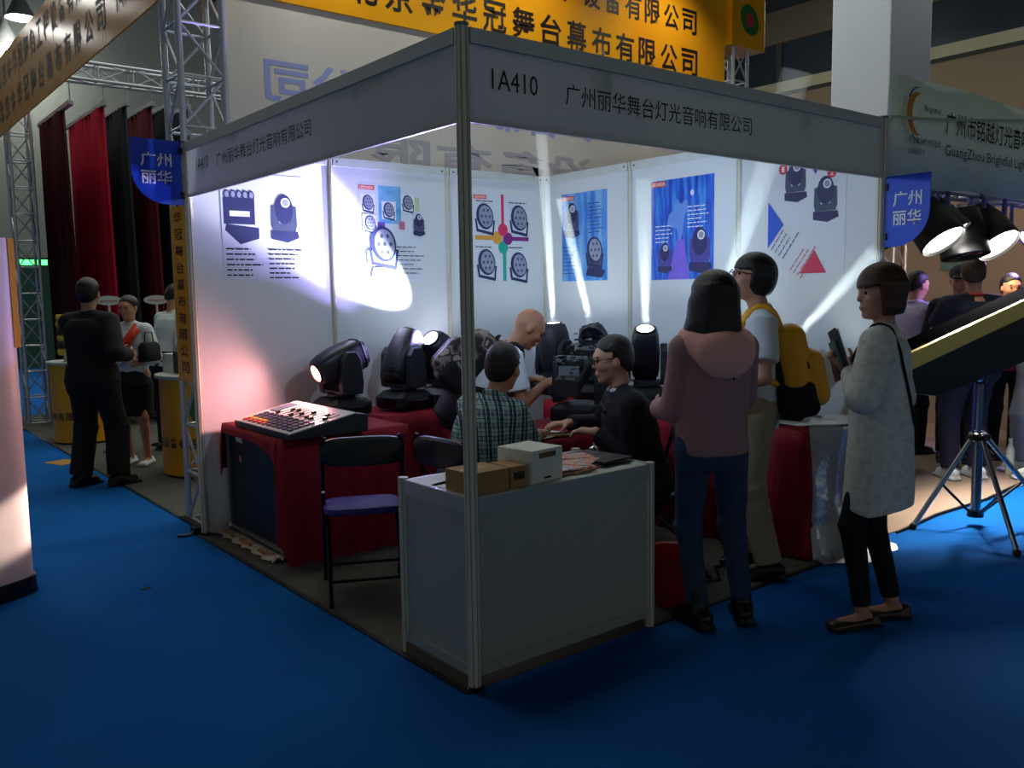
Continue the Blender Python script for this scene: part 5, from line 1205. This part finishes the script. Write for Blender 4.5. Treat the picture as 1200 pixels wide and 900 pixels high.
tb = thing('stand_table', 'dark-clothed table in the right stand behind the tripod', 'table', (4.60, 1.30, .005)); MB().box((-.55, -.35, .70), (.75, .35, .74)).build('top', M('cloth_violet', (84, 76, 120), .6), tb); MB().box((-.54, -.34, .02), (.74, .34, .70)).build('skirt', M('cloth_black'), tb)
bottle('white plastic jug standing on the carpet at the right edge', (5.62, .28, .005), .30, (196, 200, 186), (210, 214, 200), 'jugs on the floor')
# tripod with the long gold-edged light
tp = thing('tripod_stand', 'chrome tripod stand on the blue carpet holding the gold-edged light', 'tripod', (3.86, -.21, 0))
ST = M('stand_steel', (150, 160, 170), .22, metal=.9, var=.05)
bar('column', (0, 0, .07), (0, 0, .62), .030, ST, tp, 16); bar('inner_column', (0, 0, .60), (0, 0, .93), .020, ST, tp, 14); bar('guide_rod', (-.035, .02, .56), (-.035, .02, .93), .008, M('rod_violet', (120, 116, 200), .3, metal=.5), tp)
MB().lathe([(.045, .55), (.058, .56), (.058, .60), (.045, .61)], n=20).build('collar', BLACKM, tp, 'auto'); MB().lathe([(.05, .06), (.05, .10)], n=16).build('lower_hub', BLACKM, tp, 'auto')
for fx_, fy_ in ((3.484-3.86, .008+.21), (3.358-3.86, -.66+.21), (4.062-3.86, -.376+.21)):
    kx = .62/math.hypot(fx_, fy_)*.85 if math.hypot(fx_, fy_) < .4 else 1.; f_ = Vector((fx_*kx, fy_*kx, .02))
    a_ = Vector((f_.x*.10, f_.y*.10, .575)); bar('leg', a_, f_, .016, ST, tp, 12); mid = a_.lerp(f_, .52); bar('strut', mid, (f_.x*.07, f_.y*.07, .08), .009, BLACKM, tp)
    MB().sphere(f_, .024, 10, 6).build('rubber_foot', BLACK, tp, 'all'); MB().sphere(a_, .026, 10, 6).build('hinge', BLACKM, tp, 'all')
fs_ = thing('strip_light', 'long black light with two gold edges tilted up on the tripod', 'stage light', (3.86, -.21, .93))
A0, A1 = Vector((3.02, .02, .99)), Vector((5.0, -.46, 1.58)); dd = (A1-A0).normalized(); sd = Vector((0, 0, 1)).cross(dd).normalized(); nu_ = dd.cross(sd); mid = A0-Vector((3.86, -.21, .93))
ln = (A1-A0).length
MB().prism([(0, -.06), (.35, -.22), (ln*.75, -.30), (ln, -.26), (ln, .075), (0, .075)], mid+sd*.10, dd, nu_, sd, -.20).build('housing', M('housing_black', (16, 17, 20), .35, var=.1), fs_, bevel=.008)
GOLD = M('gold_edge', (244, 212, 120), .38, metal=.55, var=.04)
for z_, h_ in ((.095, .030), (.045, .022)): MB().obox(mid+dd*ln/2-sd*.112+nu_*z_, dd*ln/2, sd*.014, nu_*h_).build('gold_edge', GOLD, fs_, bevel=.004)
MB().obox(mid+dd*ln/2+nu_*.10, dd*ln/2, sd*.10, nu_*.02).build('top_cover', M('cover_black', (7, 7, 8), 1., spec=0., var=0), fs_)
MB().lathe([(.03, -.01), (.03, .09), (.045, .10)], n=16).build('socket', BLACKM, fs_, 'auto'); MB().sphere((-.06, -.02, .03), .022, 10, 8).build('clamp_knob', CHROME, fs_, 'all'); bar('clamp_bolt', (-.06, -.02, .03), (.02, 0, .03), .008, CHROME, fs_)
cb = thing('floor_cable', 'black cable running along the edge of the right stand', 'cable', (0, 0, 0)); MB().tube([(3.3, .02, .01), (3.9, .06, .012), (4.6, .03, .011), (5.3, .08, .012), (6.2, .05, .011)], .010, 8).build('cord', BLACK, cb, 'auto')
# ------------------------------------------------------------------ people
DENIM = M('blue_denim', (46, 66, 96), .85, var=.18, scale=25, bump=.1, bscale=200)
PINK = M('pink_lit', (246, 180, 170), .85, var=.08, scale=14, bump=.08, bscale=120)  # hood and cuffs: booth light painted in as a paler pink
PINKB = M('pink_shaded', (164, 122, 128), .8, var=.08, scale=14)  # rest of the same hoodie: shade painted in as a darker pink
WHITET = M('white_cotton', (206, 212, 216), .8, var=.05, scale=10)
KHAKI = M('khaki_cotton', (158, 142, 112), .85, var=.1, scale=14)
BLOUSE = pattern('sheer_blouse', lambda nt, v: ramp(nt, noise(nt, v, 34, 4), [(.3, (196, 198, 190)), (.5, (218, 221, 214)), (.75, (228, 230, 224))]), .6)
BLKCL = M('black_cloth', (15, 15, 19), .85, var=.2, scale=10); NAVY = M('navy_cloth', (22, 26, 46), .85, var=.2, scale=10)
DARKSHOE = M('black_leather', (16, 15, 16), .4, var=.1)
def plaid(nt, v):
    a = wave(nt, v, 5.2, 'X', rot=(0, 0, .5)); b = wave(nt, v, 5.2, 'Z'); c = wave(nt, v, 15, 'X', rot=(0, 0, .5)); d = wave(nt, v, 15, 'Z')
    base = mixc(nt, ramp(nt, a, [(.45, (0, 0, 0)), (.6, (255, 255, 255))]), (52, 92, 110), (150, 190, 186))
    base = mixc(nt, ramp(nt, b, [(.5, (0, 0, 0)), (.65, (190, 190, 190))]), base, (40, 60, 96))
    base = mixc(nt, ramp(nt, c, [(.86, (0, 0, 0)), (.93, (255, 255, 255))]), base, (204, 220, 214))
    return mixc(nt, ramp(nt, d, [(.86, (0, 0, 0)), (.93, (220, 220, 220))]), base, (24, 36, 60))
PLAID = pattern('plaid_shirt', plaid)
CAMO = pattern('camouflage', lambda nt, v: ramp(nt, noise(nt, v, 11, 1.5), [(0, (38, 34, 34)), (.43, (78, 68, 64)), (.5, (128, 116, 104)), (.57, (58, 50, 50)), (.64, (150, 138, 124))], True))
def strap(J, pts, w, mat, name, parent, th=.004):
    m = MB(); pts = [Vector(p-J['base']) for p in pts]; n = len(pts)
    return MB().tube(pts, w, 6).build(name, mat, parent, 'all')
from mathutils.bvhtree import BVHTree
def wrap(J, garment, path, r, mat, name, lift=.005, parent=None, pbase=None):
    """strap laid on a garment: path of (height along spine, angle from front towards left) or ('top', sideways, forward)"""
    me = [c for c in J['root'].children if c.name.split('.')[0] == garment][0].data
    bv = BVHTree.FromPolygons([v.co for v in me.vertices], [p.vertices for p in me.polygons]); b = J['base']; s = J['s']; out = []
    for a in path:
        if a[0] == 'top': o = J['shc']+J['lx']*a[1]*s+J['fx']*a[2]*s+J['sp']*.3*s; d = -J['sp']
        else:
            d = -(J['fx']*math.cos(R(a[1]))+J['lx']*math.sin(R(a[1]))); o = J['pel']+J['sp']*a[0]*s-d*.6
        hit = bv.ray_cast(Vector(o-b), Vector(d))
        if hit[0] is not None: out.append(np.array(hit[0])-d*(lift+r*.5))
    P = [out[i]+(out[i+1]-out[i])*k/5 for i in range(len(out)-1) for k in range(5)]+[out[-1]]
    P = [np.mean(P[max(0, i-1):i+2], 0) for i in range(len(P))]
    if pbase is not None: P = [p_+b-pbase for p_ in P]
    return MB().tube(P, r, 8).build(name, mat, parent or J['root'], 'all')
def backpack(J, mat, dark, label, size=(.17, .145, .235), back=.12, up_=.20, name='backpack', tilt=0.):
    """soft pack on the wearer's back, its own thing"""
    f, l, sp, s = J['fx'], J['lx'], J['sp'], J['s']; c = J['pel']+sp*up_*s-f*(back+size[0]*.75)*s
    if tilt: sp = _n(sp+f*tilt); f = _n(f-sp*(f@sp)); c = c-f*.02*s
    base = c-sp*size[2]*s
    t = thing(name, label, 'backpack', tuple(base)); Rm = frame(f, sp); d, w_, h_ = size
    b = SDF(.009); b.rb(c+f*d*.25*s, Rm, A(d*.62, w_, h_)*s, .075*s, k=.03); b.rb(c-f*d*.35*s-sp*h_*.25*s, Rm, A(d*.45, w_*.86, h_*.62)*s, .06*s, k=.02)
    link('bag', b.mesh('bag', base, .004, 18, 5), mat, t)
    b = SDF(.009); b.rb(c+f*d*.30*s-sp*h_*.62*s, Rm, A(d*.68, w_*1.03, h_*.42)*s, .05*s, k=.03); link('dark_bottom', b.mesh('dk', base, .003), dark, t)
    b = SDF(.009); b.rb(c+f*d*.75*s, Rm, A(d*.2, w_*.95, h_*.95)*s, .03*s, k=.03); link('back_panel', b.mesh('bp', base), dark, t)
    for q in (1, -1):
        wrap(J, 't_shirt', [(.36, 150*q), ('top', .10*q, -.07), ('top', .105*q, -.03), ('top', .105*q, .02), ('top', .105*q, .06), (.385, 40*q), (.32, 42*q), (.26, 52*q), (.20, 72*q), (.15, 100*q), (.12, 130*q)], .017*s, mat if mat != CAMO else dark, 'strap', .002, t, base)
    z = c-f*d*.2*s+sp*h_*.55*s; MB().tube([z+l*w_*.9*s*math.cos(a)-f*.0+sp*(-.22*(1-math.sin(a)))*s*.6+Rm[:, 0]*(-.005)-base for a in np.linspace(0, PI, 13)], .005*s, 6).build('zip', dark, t, 'all')
    MB().tube([c+f*d*.6*s+sp*h_*1.0*s+l*.03*q*s+sp*(.035 if abs(q) < 1 else 0)*s-base for q in (-1.2, -.8, 0, .8, 1.2)], .008*s, 6).build('grab_loop', dark, t, 'all')
    return t
def hood(J):
    f, l, sp, s, sh = J['fx'], J['lx'], J['sp'], J['s'], J['shc']; b = SDF(.009)
    n = J['neck']
    for k in range(14):
        a = PI*(k/13)-PI/2; p = n-sp*.015*s-f*math.cos(a)*.115*s+l*math.sin(a)*.125*s-J['u']*(.05*math.cos(a))*s; q_ = PI*((k+1)/13)-PI/2; p2 = n-sp*.015*s-f*math.cos(q_)*.115*s+l*math.sin(q_)*.125*s-J['u']*(.05*math.cos(q_))*s
        if k < 13: b.rc(p, p2, .050*s, .050*s, k=.03)
    b.el(n-f*.135*s-sp*.085*s, J['Rt'], A(.060, .135, .11)*s, k=.05)
    link('hood', b.mesh('hood', J['base'], .013, 15, 2), PINK, J['root'])
    for q in (1, -1):
        b = SDF(.009); e, w_ = J['el'][q], J['wr'][q]; b.rc(e+(w_-e)*.35, e+(w_-e)*.85, .056*s, .050*s, k=.03); link('rolled_cuff', b.mesh('cuff', J['base'], .008, 24, 4), PINK, J['root'])
# 1 woman in pink hoodie, back to the camera
person('woman with long black hair in a pink hoodie and jeans, back turned', (1.235, -.165, 0), 62, 1.60, female=True, look=(12, -4), vox=.0085, lean=-2,
       feet={1: (1.165, -.148), -1: (1.375, -.238)}, toes={1: 78, -1: 48}, hands={1: (1.22, .14, .98), -1: (1.44, .06, .98)}, poleL=(-.35, -.35, -.9), poleR=(.45, -.5, -.7),
       top=dict(mat=PINKB, name='hoodie', sleeve='long', loose=.030, sr=.024, hem=-.065, hemsize=(.130, .172), fold=.009, straight=True), bottom=dict(mat=DENIM, loose=.011, end=.93, name='jeans'),
       shoes=dict(mat=DARKSHOE, kind='boot'), hair='long', extra=hood)
# 2 youth with yellow backpack
YBP = M('yellow_nylon', (226, 160, 28), .55, var=.08, scale=20)
def ybp(J): backpack(J, YBP, BLKCL, 'yellow and black backpack worn by the young man in the white T-shirt', (.15, .155, .24), .085, .20, tilt=.26)
person('young man with bowl-cut hair, glasses and white T-shirt looking up at the posters', (2.02, .17, .005), 128, 1.70, look=(17, 14), vox=.0085, lean=-3,
       feet={1: (1.95, .02), -1: (2.09, .22)}, toes={1: 135, -1: 118}, hands={1: (1.72, .18, .98), -1: (1.95, .50, .95)}, handdir={1: ((-.5, .5, .1), (.7, .7, 0))}, headshift=(.035, 0), build=.92,
       top=dict(mat=WHITET, name='t_shirt', sleeve='short', loose=.022, sr=.026, hem=-.12, hemsize=(.13, .18), straight=True), bottom=dict(mat=KHAKI, loose=.022, flare=.008), shoes=dict(mat=DARKSHOE), hair='bowl', glasses=True, extra=ybp)
# 3 woman in white blouse
def wwx(J): wrap(J, 'blouse', [(.33, 40), (.40, 50), ('top', .09, .04), ('top', .09, 0), ('top', .085, -.05), (.405, 128), (.35, 132), (.28, 140), (.20, 150), (.12, 162), (.04, 178)], .006, BLKCL, 'bag_strap')
ww = person('woman with brown bob in a long white blouse and black leggings holding leaflets', (1.83, -.645, 0), 108, 1.62, female=True, look=(34, -4), vox=.0085,
       feet={1: (1.725, -.635), -1: (1.935, -.665)}, toes={1: 158, -1: 146}, hands={1: (1.70, -.56, 1.17)}, handdir={1: ((-.45, .50, .75), (.5, .6, .1))}, poleL=(-.7, -.2, -1), curl=.7,
       top=dict(mat=BLOUSE, name='blouse', sleeve='long', loose=.028, sr=.028, hem=-.42, hemsize=(.160, .190), hemshift=.010, fold=.010, tail=.26, straight=True, cuff=.5), bottom=dict(mat=BLKCL, loose=.004, name='leggings', end=.95, fold=.002),
       shoes=dict(mat=M('studded_shoe', (70, 58, 50), .3, metal=.4, var=.6, scale=90), kind='flat'), hair='bob', hairmat=BROWNHAIR, extra=wwx)
wl_ = ww['wr'][1]
for i, m_ in enumerate((M('leaflet_slate', (70, 80, 88), .35, var=.3, scale=30), M('leaflet_green', (96, 130, 110), .35, var=.4, scale=30), M('leaflet_wine', (110, 50, 80), .35, var=.4, scale=30))):
    t = thing('leaflet', ['grey folded leaflet held up highest by the woman in the white blouse', 'green printed leaflet in the middle of the held bunch', 'wine red leaflet lowest in the held bunch'][i], 'leaflet', tuple(wl_+A(-.040+.006*i, .030+.014*i, -.015-.035*i)), group='leaflets held by the woman in white')
    MB().obox((0, 0, .10), Vector((.75, -.6, -.1))*.002, Vector((.5, .62, -.25)).normalized()*(.045-.008*i), Vector((-.28+.10*i, .2, .9)).normalized()*(.105-.02*i)).build('page', m_, t); MB().obox((.008, -.006, .10), Vector((.75, -.6, -.1))*.002, Vector((.5, .62, -.25)).normalized()*(.043-.008*i), Vector((-.24+.10*i, .2, .9)).normalized()*(.10-.02*i)).build('page', PAPER if i == 0 else m_, t)
# 4 bald man leaning over the table
def bbp(J):
    backpack(J, CAMO, BLKCL, 'camouflage backpack on the bald man leaning over the meeting table', (.15, .16, .21), .10, .25)
    b = J['base']; n = J['neck']; MB().tube([n+J['fx']*.075*math.cos(a)+J['lx']*.07*math.sin(a)-J['sp']*.015-b for a in np.linspace(0, 2*PI, 17)[:-1]], .011, 8, True).build('orange_lanyard', M('lanyard_orange', (222, 110, 40), .6), J['root'], 'all')
person('bald man in a white T-shirt leaning over the table with a camouflage backpack', (1.26, 1.80, .005), -28, 1.72, lean=44, pelvis=(1.24, 1.81, .83), look=(4, -38), skin=SKIN2,
       feet={1: (1.30, 1.94), -1: (1.22, 1.70)}, hands={1: (1.70, 1.66, .98), -1: (1.69, 1.50, .97)}, handdir={-1: ((.8, -.5, .15), (.3, .3, -.9)), 1: ((.8, -.5, .0), (.3, -.3, -.9))}, curl=.35, headshift=(.02, 0),
       top=dict(mat=WHITET, name='t_shirt', sleeve='short', loose=.018, sr=.018, hem=-.04, hemsize=(.118, .17)), bottom=dict(mat=BLKCL, loose=.014), shoes=dict(mat=DARKSHOE), hair=None, extra=bbp)
# 5 plaid man seated
person('man in a blue-green plaid shirt seated with his back to the counter', (.62, .92, .005), 2, 1.72, lean=26, pelvis=(.62, .92, .545), look=(22, -6),
       feet={1: (1.02, 1.10), -1: (1.06, .84)}, hands={1: (1.20, 1.16, .775), -1: (1.14, .95, .775)}, poleL=(-.3, .8, -.6), poleR=(-.3, -.6, -.9), handdir={-1: ((.8, .45, -.1), (0, 0, -1)), 1: ((.8, .3, -.1), (0, 0, -1))},
       top=dict(mat=PLAID, name='plaid_shirt', sleeve='short', loose=.020, sr=.022, hem=-.10, fold=.006, collar=PLAID), bottom=dict(mat=NAVY, loose=.012), shoes=dict(mat=DARKSHOE), hair='short')
# 6 suited man seated
def suitx(J):
    b = J['base']; n = J['neck']; s = J['s']
    MB().tube([n+J['fx']*.066*math.cos(a)+J['lx']*.062*math.sin(a)+J['sp']*.012-b for a in np.linspace(.5, 2*PI-.5, 15)], .012, 8).build('white_collar', WHITET, J['root'], 'all')
    for q in (1, -1): MB().prism([(0, 0), (.05, .03), (.055, .16), (.0, .2)], J['shc']+J['fx']*.118-J['sp']*.17-b, J['lx']*q, J['sp'], J['fx'], .008).build('lapel', M('lapel_black', (26, 24, 30), .5), J['root'])
person('man in a black suit and glasses seated at the meeting table', (1.58, .56, .005), 148, 1.72, lean=16, pelvis=(1.585, .56, .53), look=(-2, -8), glasses=True,
       feet={1: (1.30, .60), -1: (1.36, .82)}, hands={1: (1.345, .70, .79), -1: (1.40, .98, .80)}, poleL=(.2, -.6, -.7), poleR=(.5, .6, -.6), handdir={1: ((-.45, .75, .05), (0, 0, -1)), -1: ((-.7, .2, 0), (0, 0, -1))}, curl=.6,
       top=dict(mat=BLKCL, name='suit_jacket', sleeve='long', loose=.026, sr=.020, hem=-.14), bottom=dict(mat=BLKCL, loose=.016), shoes=dict(mat=DARKSHOE), hair='short', extra=suitx)
# 7-9 left stand
person('security guard in black uniform and boots seen from behind', (-.13, 5.08, .0), 42, 1.70, look=(12, -2), build=1.05, vox=.010,
       feet={1: (-.25, 5.17), -1: (.0, 4.98)}, toes={1: 15, -1: 8}, hands={1: (.12, 5.28, 1.08), -1: (.14, 4.98, 1.08)},
       top=dict(mat=BLKCL, name='uniform_jacket', sleeve='long', loose=.036, sr=.032, hem=-.10, hemsize=(.15, .19)), bottom=dict(mat=BLKCL, loose=.034, flare=.014), shoes=dict(mat=DARKSHOE, kind='boot'), hair='short')
def sashx(J):
    s = J['s']; b = J['base']; f, l, sp, c = J['fx'], J['lx'], J['sp'], J['shc']
    pts = [c+l*.11*s+sp*.05*s-f*.05*s, c+l*.10*s+sp*.045*s+f*.05*s, c+l*.06*s-sp*.05*s+f*.145*s, c-l*.01*s-sp*.15*s+f*.155*s, c-l*.09*s-sp*.26*s+f*.135*s, c-l*.16*s-sp*.34*s+f*.05*s]
    m = MB(); vs = []
    for p in pts: vs += [Vector(p-b-(sp*.6-l*.8)*.045*s*-1), Vector(p-b+(sp*.6-l*.8)*.045*s*-1)]
    o = m.add(vs, [(2*i, 2*i+1, 2*i+3, 2*i+2) for i in range(5)]).build('red_sash', M('sash_red', (214, 56, 34), .5), J['root'], 'all'); md = o.modifiers.new('t', 'SOLIDIFY'); md.thickness = .008; md.offset = 0
person('woman in a white blouse with a red sash holding a bag at the curved counter', (.40, 5.86, .005), 232, 1.56, female=True, look=(-12, -8), vox=.010,
       feet={1: (.47, 5.78), -1: (.36, 5.94)}, hands={1: (.40, 5.58, .98), -1: (.20, 5.66, .98)},
       top=dict(mat=WHITET, name='blouse', sleeve='long', loose=.024, sr=.024, hem=-.06), bottom=dict(mat=BLKCL, kind='skirt', name='skirt', len=.42), shoes=dict(mat=WHITET, kind='flat'), hair='bun', extra=sashx)
hb = thing('handbag', 'black handbag held against the side of the sash woman', 'handbag', (.47, 5.56, .98), R(40)); MB().loft([(0, .12, .045), (.02, .13, .055), (.14, .12, .05), (.17, .10, .03)], (0, 0, 0), (0, 0, 1), (1, 0, 0), (0, 1, 0), 20, 4).build('bag', BLKCL, hb, 'auto'); MB().tube([(-.07, 0, .16), (-.05, 0, .26), (.05, 0, .26), (.07, 0, .16)], .006, 6).build('handle', BLKCL, hb, 'auto')
person('person in a white shirt bending away behind the sash woman', (.86, 6.38, .005), 20, 1.68, lean=14, look=(0, -30), vox=.011,
       hands={1: (1.12, 6.62, .95), -1: (1.10, 6.25, .92)}, top=dict(mat=WHITET, name='shirt', sleeve='long', loose=.022, sr=.022, hem=-.08), bottom=dict(mat=BLKCL, loose=.016), shoes=dict(mat=DARKSHOE), hair='short')
# 10-14 right stand
LAV = M('lavender_shirt', (190, 176, 214), .7, var=.06)
person('man in a lavender shirt with a lanyard in the right stand', (6.02, 1.30, .005), -25, 1.66, look=(0, -12), vox=.011, hands={1: (6.35, 1.35, 1.0), -1: (6.30, 1.05, 1.0)},
       top=dict(mat=LAV, name='shirt', sleeve='long', loose=.02, sr=.02, hem=-.08, collar=LAV), bottom=dict(mat=BLKCL), shoes=dict(mat=DARKSHOE), hair='short')
person('man in a dark jacket and black cap facing out of the right stand', (5.92, .86, .005), 205, 1.70, look=(0, -14), vox=.011, hands={1: (5.70, .70, 1.02), -1: (5.72, .95, 1.02)},
       top=dict(mat=NAVY, name='jacket', sleeve='long', loose=.03, sr=.026, hem=-.12), bottom=dict(mat=BLKCL), shoes=dict(mat=DARKSHOE), hair='cap', hairmat=M('cap_black', (24, 24, 32), .8))
person('broad man in a navy polo seen from behind before the gold-edged light', (5.18, .42, .005), 58, 1.74, look=(-30, -6), build=1.12, vox=.010, feet={1: (5.10, .52), -1: (5.30, .40)}, hands={1: (5.28, .86, 1.08), -1: (5.55, .62, 1.10)},
       top=dict(mat=NAVY, name='polo_shirt', sleeve='short', loose=.028, sr=.03, hem=-.12, collar=M('collar_red', (190, 60, 60), .7)), bottom=dict(mat=NAVY, loose=.026), shoes=dict(mat=WHITET), hair='short', hairmat=BROWNHAIR)
person('person with a red collar partly hidden behind the broad man', (6.35, .62, .005), 215, 1.62, vox=.012, look=(10, -6), top=dict(mat=M('red_top', (150, 44, 48), .8), name='top', sleeve='long', loose=.02, sr=.02), bottom=dict(mat=BLKCL), shoes=dict(mat=DARKSHOE), hair='short')
person('person in pale grey trousers at the right edge, hand resting at hip height', (5.75, .12, .005), 150, 1.70, vox=.011, hands={1: (5.42, -.12, 1.02), -1: (5.62, .42, .95)}, feet={1: (5.62, .10), -1: (5.86, .30)},
       top=dict(mat=BLKCL, name='jacket', sleeve='long', loose=.022, sr=.02), bottom=dict(mat=M('grey_trousers', (150, 154, 160), .8), loose=.024), shoes=dict(mat=WHITET), hair='short')
